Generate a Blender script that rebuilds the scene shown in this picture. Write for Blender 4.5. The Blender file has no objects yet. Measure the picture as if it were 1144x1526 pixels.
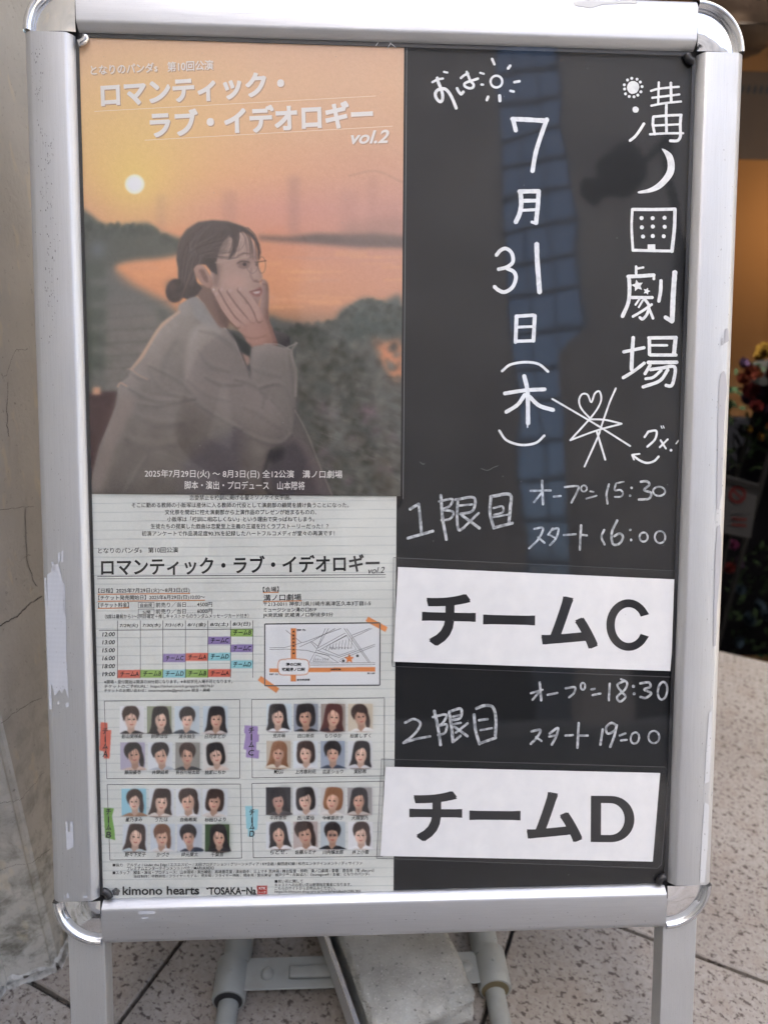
import bpy, bmesh, math, random
import numpy as np
from mathutils import Vector, Matrix
random.seed(7); rng = np.random.default_rng(7)
scene = bpy.context.scene
COL = scene.collection
PI = math.pi

# ------------------------------------------------------------------ camera
CAM = np.array([-0.0416817, -0.4178924, 0.9306923])
RW = np.array([[0.9987538, -0.0006986, 0.049904],
               [-0.0460299, -0.3993818, 0.9156284],
               [0.0192911, -0.9167844, -0.3989162]])   # columns: right, down, forward
FPX, CX, CY = 1100.0, 572.0, 763.0
cd = bpy.data.cameras.new('camera'); cam = bpy.data.objects.new('camera', cd); COL.objects.link(cam)
cd.sensor_fit = 'VERTICAL'; cd.sensor_height = 36.0; cd.lens = 36.0 * FPX / 1526.0
cd.clip_start = 0.02; cd.clip_end = 500
cd.dof.use_dof = True; cd.dof.focus_distance = 0.69; cd.dof.aperture_fstop = 4.6
m = Matrix.Identity(4)
for i in range(3):
    m[i][0] = RW[i, 0]; m[i][1] = -RW[i, 1]; m[i][2] = -RW[i, 2]; m[i][3] = CAM[i]
cam.matrix_world = m
scene.camera = cam

# ------------------------------------------------------------------ light
SUN_EL, SUN_AZ = math.radians(54), math.radians(230)    # azimuth measured from +X towards +Y
w = bpy.data.worlds.new('World'); scene.world = w; w.use_nodes = True
nt = w.node_tree; bg = nt.nodes['Background']
sky = nt.nodes.new('ShaderNodeTexSky'); sky.sky_type = 'NISHITA'; sky.sun_disc = False
sky.sun_elevation = SUN_EL; sky.sun_rotation = PI / 2 - SUN_AZ
sky.air_density = 1.0; sky.dust_density = 4.2; sky.ozone_density = .25
nt.links.new(sky.outputs[0], bg.inputs[0]); bg.inputs[1].default_value = 0.15
sd = bpy.data.lights.new('sun', 'SUN'); sd.energy = 4.0; sd.angle = math.radians(0.5); sd.color = (1, .95, .86)
sun = bpy.data.objects.new('sun', sd); COL.objects.link(sun)
sv = Vector((math.cos(SUN_EL) * math.cos(SUN_AZ), math.cos(SUN_EL) * math.sin(SUN_AZ), math.sin(SUN_EL)))
sun.rotation_euler = sv.to_track_quat('Z', 'Y').to_euler(); sun.location = (6, 2, 12)
scene.view_settings.view_transform = 'Standard'; scene.view_settings.look = 'None'
scene.view_settings.exposure = 3.0; scene.view_settings.gamma = 1.0
try: scene.view_settings.use_curve_mapping = False
except Exception: pass
scene.cycles.max_bounces = 10; scene.cycles.diffuse_bounces = 4; scene.cycles.transparent_max_bounces = 12

# ------------------------------------------------------------------ helpers
LEAN = math.radians(19)
SU = np.array([0, math.sin(LEAN), math.cos(LEAN)]); SN = np.array([0, -math.cos(LEAN), math.sin(LEAN)])
LEG = 0.30; H = 0.82448; W = 0.58

def rays(uv):
    uv = np.asarray(uv, float).reshape(-1, 2)
    return np.stack([(uv[:, 0] - CX) / FPX, (uv[:, 1] - CY) / FPX, np.ones(len(uv))], 1) @ RW.T
def trace(uv, off):
    """measured point -> (x, z) on the board's plane, off metres in front of the rail faces"""
    d = rays(uv); k = ((SN * off - CAM) @ SN) / (d @ SN)
    p = CAM + d * k[:, None]
    return np.stack([p[:, 0], p @ SU], 1)
def untrace(xz, off):
    p = np.outer(xz[:, 0], [1, 0, 0]) + np.outer(xz[:, 1], SU) + SN * off
    q = (p - CAM) @ RW
    return q[:, :2] / q[:, 2:] * FPX + np.array([CX, CY])
def on_z(u, v, z=0.0):
    d = rays((u, v))[0]; k = (z - CAM[2]) / d[2]; return CAM + k * d
def on_y(u, v, y):
    d = rays((u, v))[0]; k = (y - CAM[1]) / d[1]; return CAM + k * d

def tag(o, label=None, cat=None, group=None, kind=None):
    if label: o['label'] = label
    if cat: o['category'] = cat
    if group: o['group'] = group
    if kind: o['kind'] = kind
    return o
def empty(name, loc=(0, 0, 0), rot=(0, 0, 0), **k):
    o = bpy.data.objects.new(name, None); COL.objects.link(o)
    o.location = loc; o.rotation_euler = rot; o.empty_display_size = .05
    return tag(o, **k)
def link(name, me, mat, parent=None, smooth=False, **k):
    o = bpy.data.objects.new(name, me); COL.objects.link(o)
    if mat is not None and len(me.materials) == 0: me.materials.append(mat)
    if smooth:
        me.polygons.foreach_set('use_smooth', [True] * len(me.polygons))
    if parent is not None: o.parent = parent
    return tag(o, **k)
def mesh(name, V, F):
    me = bpy.data.meshes.new(name); me.from_pydata([tuple(map(float, v)) for v in V], [], [tuple(f) for f in F]); me.update()
    return me
def bm_mesh(bm, name):
    bmesh.ops.recalc_face_normals(bm, faces=bm.faces)
    me = bpy.data.meshes.new(name); bm.to_mesh(me); bm.free(); return me
def box_bm(bm, x0, x1, y0, y1, z0, z1, bev=0, seg=2, M=None):
    vs = [bm.verts.new((x, y, z)) for x in (x0, x1) for y in (y0, y1) for z in (z0, z1)]
    fs = [bm.faces.new([vs[i] for i in f]) for f in ((0, 1, 3, 2), (4, 6, 7, 5), (0, 4, 5, 1), (2, 3, 7, 6), (0, 2, 6, 4), (1, 5, 7, 3))]
    if bev:
        es = list({e for f in fs for e in f.edges})
        r = bmesh.ops.bevel(bm, geom=es, offset=bev, segments=seg, affect='EDGES', profile=.6)
        vs = list({v for v in vs if v.is_valid} | set(r['verts']))
    if M is not None: bmesh.ops.transform(bm, matrix=M, verts=[v for v in vs if v.is_valid])
    return vs
def box(name, x0, x1, y0, y1, z0, z1, mat, parent=None, bev=0, seg=2, M=None, smooth=False, **k):
    bm = bmesh.new(); box_bm(bm, x0, x1, y0, y1, z0, z1, bev, seg, M)
    return link(name, bm_mesh(bm, name), mat, parent, smooth, **k)
def tube_mesh(name, pts, rad, seg=12, cap=True):
    pts = [Vector(p) for p in pts]; n = len(pts)
    R = rad if hasattr(rad, '__len__') else [rad] * n
    V, F = [], []
    up = None
    for i, p in enumerate(pts):
        t = (pts[min(i + 1, n - 1)] - pts[max(i - 1, 0)]).normalized()
        if up is None:
            up = t.orthogonal().normalized()
        up = (up - t * up.dot(t)).normalized(); b = t.cross(up)
        for k in range(seg):
            a = 2 * PI * k / seg; V.append(p + (up * math.cos(a) + b * math.sin(a)) * R[i])
    for i in range(n - 1):
        for k in range(seg):
            F.append((i * seg + k, i * seg + (k + 1) % seg, (i + 1) * seg + (k + 1) % seg, (i + 1) * seg + k))
    if cap:
        F.append(tuple(range(seg - 1, -1, -1))); F.append(tuple((n - 1) * seg + k for k in range(seg)))
    return mesh(name, V, F)
def auto_smooth(o, deg=35):
    me = o.data
    me.polygons.foreach_set('use_smooth', [True] * len(me.polygons))
    bm = bmesh.new(); bm.from_mesh(me)
    for e in bm.edges:
        if len(e.link_faces) == 2 and e.calc_face_angle(0) > math.radians(deg): e.smooth = False
    bm.to_mesh(me); bm.free(); return o

# ------------------------------------------------------------------ materials
def mat(name, col=(.5, .5, .5), rough=.5, metal=0.0, spec=.5):
    m = bpy.data.materials.new(name); m.use_nodes = True
    b = m.node_tree.nodes['Principled BSDF']
    b.inputs['Base Color'].default_value = (*col, 1); b.inputs['Roughness'].default_value = rough
    b.inputs['Metallic'].default_value = metal; b.inputs['Specular IOR Level'].default_value = spec
    return m
class NT:
    def __init__(s, m): s.t = m.node_tree; s.b = s.t.nodes['Principled BSDF']; s.co = s.t.nodes.new('ShaderNodeTexCoord').outputs['Object']
    def n(s, ty, **k):
        o = s.t.nodes.new(ty)
        for a, v in k.items():
            if a.startswith('i_'): o.inputs[a[2:].replace('_', ' ')].default_value = v
            else: setattr(o, a, v)
        return o
    def l(s, a, b): s.t.links.new(a, b)
    def mapped(s, scale=(1, 1, 1), rot=(0, 0, 0)):
        mp = s.n('ShaderNodeMapping'); mp.inputs['Scale'].default_value = scale; mp.inputs['Rotation'].default_value = rot
        s.l(s.co, mp.inputs[0]); return mp.outputs[0]
    def noise(s, scale, detail=4, vec=None, rough=.55, dist=0):
        o = s.n('ShaderNodeTexNoise'); o.inputs['Scale'].default_value = scale; o.inputs['Detail'].default_value = detail
        o.inputs['Roughness'].default_value = rough; o.inputs['Distortion'].default_value = dist
        s.l(vec or s.co, o.inputs['Vector']); return o.outputs['Fac']
    def vor(s, scale, vec=None, feat='F1'):
        o = s.n('ShaderNodeTexVoronoi', feature=feat); o.inputs['Scale'].default_value = scale
        s.l(vec or s.co, o.inputs['Vector']); return o
    def ramp(s, f, stops):
        r = s.n('ShaderNodeValToRGB'); e = r.color_ramp.elements
        while len(e) < len(stops): e.new(.5)
        for q, (p, c) in zip(e, stops):
            q.position = p; q.color = (*c, 1) if hasattr(c, '__len__') else (c, c, c, 1)
        s.l(f, r.inputs[0]); return r.outputs[0]
    def mix(s, f, a, b, mode='MIX'):
        o = s.n('ShaderNodeMix', data_type='RGBA', blend_type=mode)
        if hasattr(f, 'links'): s.l(f, o.inputs[0])
        else: o.inputs[0].default_value = f
        for i, v in ((6, a), (7, b)):
            if hasattr(v, 'links'): s.l(v, o.inputs[i])
            else: o.inputs[i].default_value = (*v, 1)
        return o.outputs[2]
    def bump(s, h, strength=.2, dist=.001):
        o = s.n('ShaderNodeBump'); o.inputs['Strength'].default_value = strength; o.inputs['Distance'].default_value = dist
        s.l(h, o.inputs['Height']); s.l(o.outputs[0], s.b.inputs['Normal'])
    def color(s, c): s.l(c, s.b.inputs['Base Color'])
    def rough(s, c): s.l(c, s.b.inputs['Roughness'])

def alu(name, along, base=(.57, .58, .60), rough=.52):
    m = mat(name, base, rough, .92); t = NT(m)
    sc = [1400, 1400, 1400]; sc[along] = 25
    grain = t.noise(1, 2, t.mapped(sc)); blotch = t.noise(9, 5); spk = t.noise(900, 2)
    c = t.mix(t.ramp(blotch, [(.35, 0), (.75, .45)]), base, (.52, .52, .52))
    c = t.mix(t.ramp(spk, [(.62, 0), (.72, .5)]), c, (.45, .44, .43))
    t.color(c); t.rough(t.ramp(grain, [(.3, rough - .08), (.7, rough + .12)])); t.bump(grain, .10, .0003)
    return m
M_ALU_V = alu('brushed_aluminium_vertical', 2); M_ALU_H = alu('brushed_aluminium_horizontal', 0)
M_LEG = alu('leg_aluminium', 2, (.66, .67, .68), .5)
M_CHROME = mat('chrome', (.86, .86, .87), .05, 1.0)
t = NT(M_CHROME); t.bump(t.noise(34, 2), .16, .003); t.rough(t.ramp(t.noise(120, 3), [(.4, .03), (.8, .16)]))
M_RIM = mat('satin_chrome', (.72, .73, .75), .22, 1.0)
M_DARKMETAL = mat('dark_clip', (.03, .03, .032), .35, .3)
M_RUBBER = mat('black_lip', (.012, .012, .014), .45)
M_FILM = mat('peeled_film', (.60, .62, .66), .6, 0.1); t = NT(M_FILM)
wv = t.n('ShaderNodeTexWave', wave_type='BANDS', bands_direction='Z'); wv.inputs['Scale'].default_value = 260; t.l(t.co, wv.inputs[0])
wv2 = t.n('ShaderNodeTexWave', wave_type='BANDS', bands_direction='X'); wv2.inputs['Scale'].default_value = 260; t.l(t.co, wv2.inputs[0])
t.color(t.mix(t.mix(.5, wv.outputs[0], wv2.outputs[0], 'MULTIPLY'), (.40, .41, .44), (.62, .64, .68)))
M_BACK = mat('black_backing', (.012, .012, .014), .5)
M_BLACK = mat('black_card', (.006, .0062, .007), .62, 0, .3); t = NT(M_BLACK)
t.color(t.mix(t.ramp(t.noise(7, 6), [(.4, 0), (.8, 1)]), (.0055, .006, .0072), (.012, .012, .013)))
def glossy_clear(name, rough, ior, bumpy=None, tint=(1, 1, 1)):
    m = bpy.data.materials.new(name); m.use_nodes = True; n = m.node_tree; n.nodes.clear()
    out = n.nodes.new('ShaderNodeOutputMaterial'); mx = n.nodes.new('ShaderNodeMixShader')
    tr = n.nodes.new('ShaderNodeBsdfTransparent'); gl = n.nodes.new('ShaderNodeBsdfGlossy'); fr = n.nodes.new('ShaderNodeFresnel')
    tr.inputs[0].default_value = (*tint, 1)
    gl.inputs['Roughness'].default_value = rough; geo = n.nodes.new('ShaderNodeNewGeometry'); mi = n.nodes.new('ShaderNodeMix'); mi.inputs[2].default_value = ior; mi.inputs[3].default_value = 1 / ior
    n.links.new(geo.outputs['Backfacing'], mi.inputs[0]); n.links.new(mi.outputs[0], fr.inputs['IOR'])   # same Fresnel from either side of the thin sheet
    n.links.new(fr.outputs[0], mx.inputs[0]); n.links.new(tr.outputs[0], mx.inputs[1]); n.links.new(gl.outputs[0], mx.inputs[2]); n.links.new(mx.outputs[0], out.inputs[0])
    if bumpy:
        co = n.nodes.new('ShaderNodeTexCoord'); no = n.nodes.new('ShaderNodeTexNoise'); no.inputs['Scale'].default_value = bumpy[0]; no.inputs['Detail'].default_value = 2
        bp = n.nodes.new('ShaderNodeBump'); bp.inputs['Strength'].default_value = bumpy[1]; bp.inputs['Distance'].default_value = bumpy[2]
        n.links.new(co.outputs['Object'], no.inputs['Vector']); n.links.new(no.outputs[0], bp.inputs['Height'])
        n.links.new(bp.outputs[0], gl.inputs['Normal'])
    return m
M_COVER = glossy_clear('clear_cover', .03, 1.60, (7, .35, .0016), (.985, .985, .985))
M_LAM = glossy_clear('laminate_film', .10, 1.3, (30, .3, .0006), (.97, .972, .975))
M_INK = mat('black_ink', (.012, .012, .014), .55); t = NT(M_INK)
M_PRINT = mat('printed_grey', (.022, .022, .022), .6)
M_RULE = mat('ruled_line', (.36, .39, .40), .6); M_RULE2 = mat('box_line', (.12, .12, .12), .6)
M_WHITEINK = mat('white_print', (.80, .77, .73), .6)
M_ORANGELINE = mat('orange_marker', (.66, .27, .10), .6)
M_SHADOWINK = mat('print_drop_shadow', (.50, .33, .22), .6)
M_TOPLINE = mat('pale_rule', (.85, .70, .50), .6)
M_PAPER = mat('white_paper', (.76, .76, .765), .65); t = NT(M_PAPER)
t.color(t.mix(t.ramp(t.noise(60, 5), [(.3, 0), (.8, 1)]), (.72, .725, .735), (.80, .80, .80))); t.bump(t.noise(14, 2), .2, .002)
def chalkmat(name, c0, c1, lo, hi):
    m = mat(name, c0, .7); t = NT(m)
    v = t.noise(170, 3, None, .5, .8); v2 = t.noise(900, 2)
    t.color(t.mix(t.ramp(v, [(lo, 0), (hi, 1)]), c0, t.mix(t.ramp(v2, [(.4, 0), (.7, .15)]), c1, (.2, .2, .21))))
    return m
M_CHALK = chalkmat('white_marker', (.78, .80, .81), (.64, .66, .68), .45, .75)
M_CHALK2 = chalkmat('thin_white_marker', (.56, .58, .60), (.22, .235, .25), .38, .62)
def vcmat(name, rough=.55):
    m = mat(name, (.5, .5, .5), rough); n = m.node_tree
    a = n.nodes.new('ShaderNodeVertexColor'); a.layer_name = 'print'
    n.links.new(a.outputs[0], n.nodes['Principled BSDF'].inputs['Base Color']); return m
M_PHOTO = vcmat('photo_print')

M_STONE = mat('granite_tile', (.36, .33, .30), .75); t = NT(M_STONE)
big = t.noise(5, 4); fine = t.noise(150, 5); fl = t.noise(95, 4, t.mapped((1, 1.4, 1), (0, 0, .6)), .6, .25); fl2 = t.noise(230, 3)
c = t.mix(t.ramp(big, [(.3, 0), (.7, 1)]), (.29, .275, .25), (.225, .205, .18))
c = t.mix(t.ramp(fine, [(.35, 0), (.7, .8)]), c, (.42, .405, .38))
c = t.mix(t.ramp(t.noise(22, 4), [(.5, 0), (.72, .45)]), c, (.20, .145, .11))
oi = t.n('ShaderNodeObjectInfo'); c = t.mix(t.ramp(oi.outputs['Random'], [(0, 0), (1, .55)]), c, (.25, .215, .185), 'MIX')
c = t.mix(t.ramp(t.noise(3.5, 6, None, .65), [(.50, 0), (.70, .45)]), c, (.17, .145, .12))
c = t.mix(t.ramp(fl, [(.565, 0), (.625, .92)]), c, (.06, .045, .038))
c = t.mix(t.ramp(fl2, [(.58, 0), (.67, .75)]), c, (.07, .055, .05))
t.color(c); t.bump(t.noise(220, 5), .6, .0016)
M_GROUT = mat('dark_joint', (.035, .032, .03), .9)
M_PLASTER = mat('old_painted_plaster', (.62, .57, .48), .85); t = NT(M_PLASTER)
sep = t.n('ShaderNodeSeparateXYZ'); t.l(t.co, sep.inputs[0])
c = t.mix(t.ramp(t.noise(9, 6), [(.35, 0), (.7, 1)]), (.52, .505, .465), (.43, .42, .39))
c = t.mix(t.ramp(t.noise(170, 4, None, .7), [(.62, 0), (.72, .75)]), c, (.16, .15, .135))
hm = t.n('ShaderNodeMapRange'); hm.inputs['From Min'].default_value = .46; hm.inputs['From Max'].default_value = .02; t.l(sep.outputs[2], hm.inputs[0])
mul = t.n('ShaderNodeMath', operation='MULTIPLY'); t.l(hm.outputs[0], mul.inputs[0]); t.l(t.ramp(t.noise(22, 7, None, .7, .3), [(.46, 0), (.62, .9)]), mul.inputs[1])
c = t.mix(mul.outputs[0], c, (.10, .095, .07))
c = t.mix(t.ramp(t.noise(34, 3, t.mapped((1, 1, .5))), [(.60, 0), (.66, .35)]), c, (.66, .58, .42))
t.color(c); t.bump(t.mix(.5, t.noise(140, 6), t.noise(18, 4)), .7, .003)
M_CRACK = mat('crack', (.05, .045, .04), .95)
M_CAULK = mat('white_sealant', (.62, .62, .60), .7); t = NT(M_CAULK); t.color(t.mix(t.ramp(t.noise(90, 5), [(.45, 0), (.65, .8)]), (.50, .50, .48), (.16, .155, .14))); t.bump(t.noise(120, 5), .8, .003)
M_GREYPAINT = mat('grey_painted_steel', (.27, .285, .275), .42); t = NT(M_GREYPAINT)
t.color(t.mix(t.ramp(t.noise(40, 5), [(.5, 0), (.75, .6)]), (.27, .285, .275), (.21, .21, .195))); t.bump(t.noise(300, 3), .15, .0005)
M_RUST = mat('rusty_edge', (.13, .105, .055), .8)
M_CONC = mat('rough_concrete', (.33, .33, .31), .9); t = NT(M_CONC)
c = t.mix(t.ramp(t.noise(14, 6), [(.35, 0), (.7, 1)]), (.42, .42, .39), (.20, .20, .18))
c = t.mix(t.ramp(t.noise(160, 4), [(.62, 0), (.7, .9)]), c, (.07, .07, .065))
c = t.mix(t.ramp(t.noise(420, 3), [(.6, 0), (.7, .5)]), c, (.6, .6, .56))
t.color(c); t.bump(t.mix(.5, t.noise(60, 7, None, .7), t.noise(240, 4)), .9, .004)

# ------------------------------------------------------------------ flat print helpers (ribbons and lettering laid on a sheet of the board)
class Sheet:
    """a flat thing in the board: an Empty at its base; parts are given as measured outlines on its plane"""
    def __init__(s, name, uv, off, **k):
        s.off = off; q = trace(uv, off); s.x0 = q[:, 0].mean(); s.z0 = q[:, 1].min()
        loc = np.array([s.x0, 0, 0]) + SU * s.z0 + SN * off
        s.e = empty(name, loc, (-LEAN, 0, 0), **k); s.step = 0
    def loc(s, uv, lift):
        """measured points -> sheet-local xyz, lift metres proud of the sheet"""
        q = trace(uv, s.off + lift)
        return np.stack([q[:, 0] - s.x0, np.zeros(len(q)) - lift, q[:, 1] - s.z0], 1)
    def poly(s, name, uv, lift, m, **k):
        V = s.loc(uv, lift); me = mesh(name, V, [list(range(len(V)))])
        return link(name, me, m, s.e, **k)
    def slab(s, name, uv, lift, thick, m, **k):
        V = s.loc(uv, lift); V2 = V.copy(); V2[:, 1] += thick; n = len(V)
        F = [list(range(n)), list(range(2 * n - 1, n - 1, -1))] + [(i, (i + 1) % n, n + (i + 1) % n, n + i) for i in range(n)]
        return link(name, mesh(name, np.vstack([V, V2]), F), m, s.e, **k)
def cr(P, n=8, closed=False):
    P = np.asarray(P, float)
    if len(P) < 3: return P
    if closed: Q = np.vstack([P[-1], P, P[0], P[1]])
    else: Q = np.vstack([2 * P[0] - P[1], P, 2 * P[-1] - P[-2]])
    out = []
    for i in range(1, len(Q) - 2):
        p0, p1, p2, p3 = Q[i - 1], Q[i], Q[i + 1], Q[i + 2]
        for k in range(n):
            t_ = k / n
            out.append(.5 * ((2 * p1) + (-p0 + p2) * t_ + (2 * p0 - 5 * p1 + 4 * p2 - p3) * t_ ** 2 + (-p0 + 3 * p1 - 3 * p2 + p3) * t_ ** 3))
    if not closed: out.append(P[-1])
    return np.array(out)
class Ribbons:
    def __init__(s, sheet, lift=6e-5): s.s = sheet; s.V = []; s.F = []; s.l = lift; s.n = 0
    def add(s, P, wd, caps=True, wob=0.0, closed=False):
        P = np.asarray(P, float)
        if len(P) == 1: P = np.vstack([P[0], P[0] + [.01, 0]])
        if closed: P = np.vstack([P, P[:1]])
        d = np.gradient(P, axis=0); d /= np.maximum(np.linalg.norm(d, axis=1), 1e-6)[:, None]
        nrm = np.stack([-d[:, 1], d[:, 0]], 1)
        ww = np.full(len(P), wd / 2.0) if not hasattr(wd, '__len__') else np.interp(np.linspace(0, 1, len(P)), np.linspace(0, 1, len(wd)), wd) / 2
        if wob: ww = ww * (1 + wob * rng.uniform(-1, 1, len(P)))
        L = P + nrm * ww[:, None]; R = P - nrm * ww[:, None]
        # the outline as one closed ring of quads with round ends; every stroke lies a hair above the one before
        s.n += 1; b = len(s.V); lift = s.l + 4e-6 * s.n
        n = len(P); uv = np.vstack([L, R]); V = list(s.s.loc(uv, lift))
        for i in range(n - 1): s.F.append((b + i, b + i + 1, b + n + i + 1, b + n + i))
        if caps:
            for c, dr, w_, a0 in ((P[-1], d[-1], ww[-1], (b + n - 1, b + 2 * n - 1)), (P[0], -d[0], ww[0], (b + n, b))):
                a = math.atan2(dr[1], dr[0]); arc = [c + w_ * np.array([math.cos(a + q), math.sin(a + q)]) for q in (PI / 3, 0, -PI / 3)]
                k0 = b + len(V); V += list(s.s.loc(np.array(arc), lift)); s.F.append((a0[0], k0, k0 + 1, k0 + 2, a0[1]))
        for j in range(len(V)): V[j] = V[j] + np.array([0, -1e-7 * j, 0])
        s.V += V
    def disc(s, c, r, ry=None):
        s.n += 1; b = len(s.V)
        a = np.linspace(0, 2 * PI, 15)[:-1]; rr = r * (1 + rng.uniform(-.06, .06, 14))
        s.V += list(s.s.loc(np.stack([c[0] + rr * np.cos(a), c[1] + rr * (ry or r) / r * np.sin(a)], 1), s.l + 4e-6 * s.n))
        s.F.append(tuple(range(b, b + 14)))
    def area(s, uv):
        s.n += 1; b = len(s.V); s.V += list(s.s.loc(uv, s.l + 4e-6 * s.n)); s.F.append(tuple(range(b, b + len(uv))))
    def done(s, name, m, parent=None, **k):
        return link(name, mesh(name, s.V, s.F), m, parent or s.s.e, **k)

_tc = {}
def glyphs(txt, bold=0.0, shear=0.0):
    key = (txt, bold, shear)
    if key in _tc: return _tc[key]
    c = bpy.data.curves.new('t', 'FONT'); c.body = txt; c.size = 1; c.resolution_u = 4; c.fill_mode = 'FRONT'; c.offset = bold; c.shear = shear
    o = bpy.data.objects.new('t', c); COL.objects.link(o)
    dg = bpy.context.evaluated_depsgraph_get(); dg.update()
    me = bpy.data.meshes.new_from_object(o.evaluated_get(dg))
    n = len(me.vertices); V = np.zeros(n * 3); me.vertices.foreach_get('co', V); V = V.reshape(-1, 3)[:, :2]
    F = [tuple(p.vertices) for p in me.polygons]
    bpy.data.meshes.remove(me); bpy.data.objects.remove(o); bpy.data.curves.remove(c)
    _tc[key] = (V, F); return V, F
class Lettering:
    def __init__(s, sheet, lift=7e-5): s.s = sheet; s.V = []; s.F = []; s.l = lift; s.k = 0
    def add(s, txt, x0, y0, x1, y1, h, bold=0.0, shear=0.0, vertical=False):
        extra = max(bold - .018, 0); V, F = glyphs(txt, min(bold, .018), shear)
        if len(V) == 0: return
        if extra:      # heavier faces: the same outlines laid again a hair aside, one sheet above the other
            V0, F0 = V, F; V = V0.copy(); F = list(F0)
            for dx, dy in ((extra, extra), (-extra, extra), (extra, -extra), (-extra, -extra)):
                b_ = len(V); V = np.vstack([V, V0 + [dx, dy]]); F += [tuple(b_ + i for i in f) for f in F0]
        lo, hi = V.min(0), V.max(0); q = (V - lo) / np.maximum(hi - lo, 1e-6)
        A = np.array([x0, y0]); B = np.array([x1, y1]); d = B - A; nrm = np.array([d[1], -d[0]]) / np.linalg.norm(d)
        if nrm[1] > 0: nrm = -nrm
        up = np.array([nrm[0] * .5, nrm[1]])
        uv = A + q[:, :1] * d + q[:, 1:] * h * up
        b = len(s.V); s.k += 1
        L3d = s.s.loc(uv, s.l + 1e-6 * s.k)
        if extra: L3d[:, 1] -= 3e-6 * (np.arange(len(L3d)) // max(len(V0), 1)); s.k += 14
        s.V += list(L3d); s.F += [tuple(b + i for i in f) for f in F]
    def done(s, name, m, **k): return link(name, mesh(name, s.V, s.F), m, s.s.e, **k)

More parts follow.
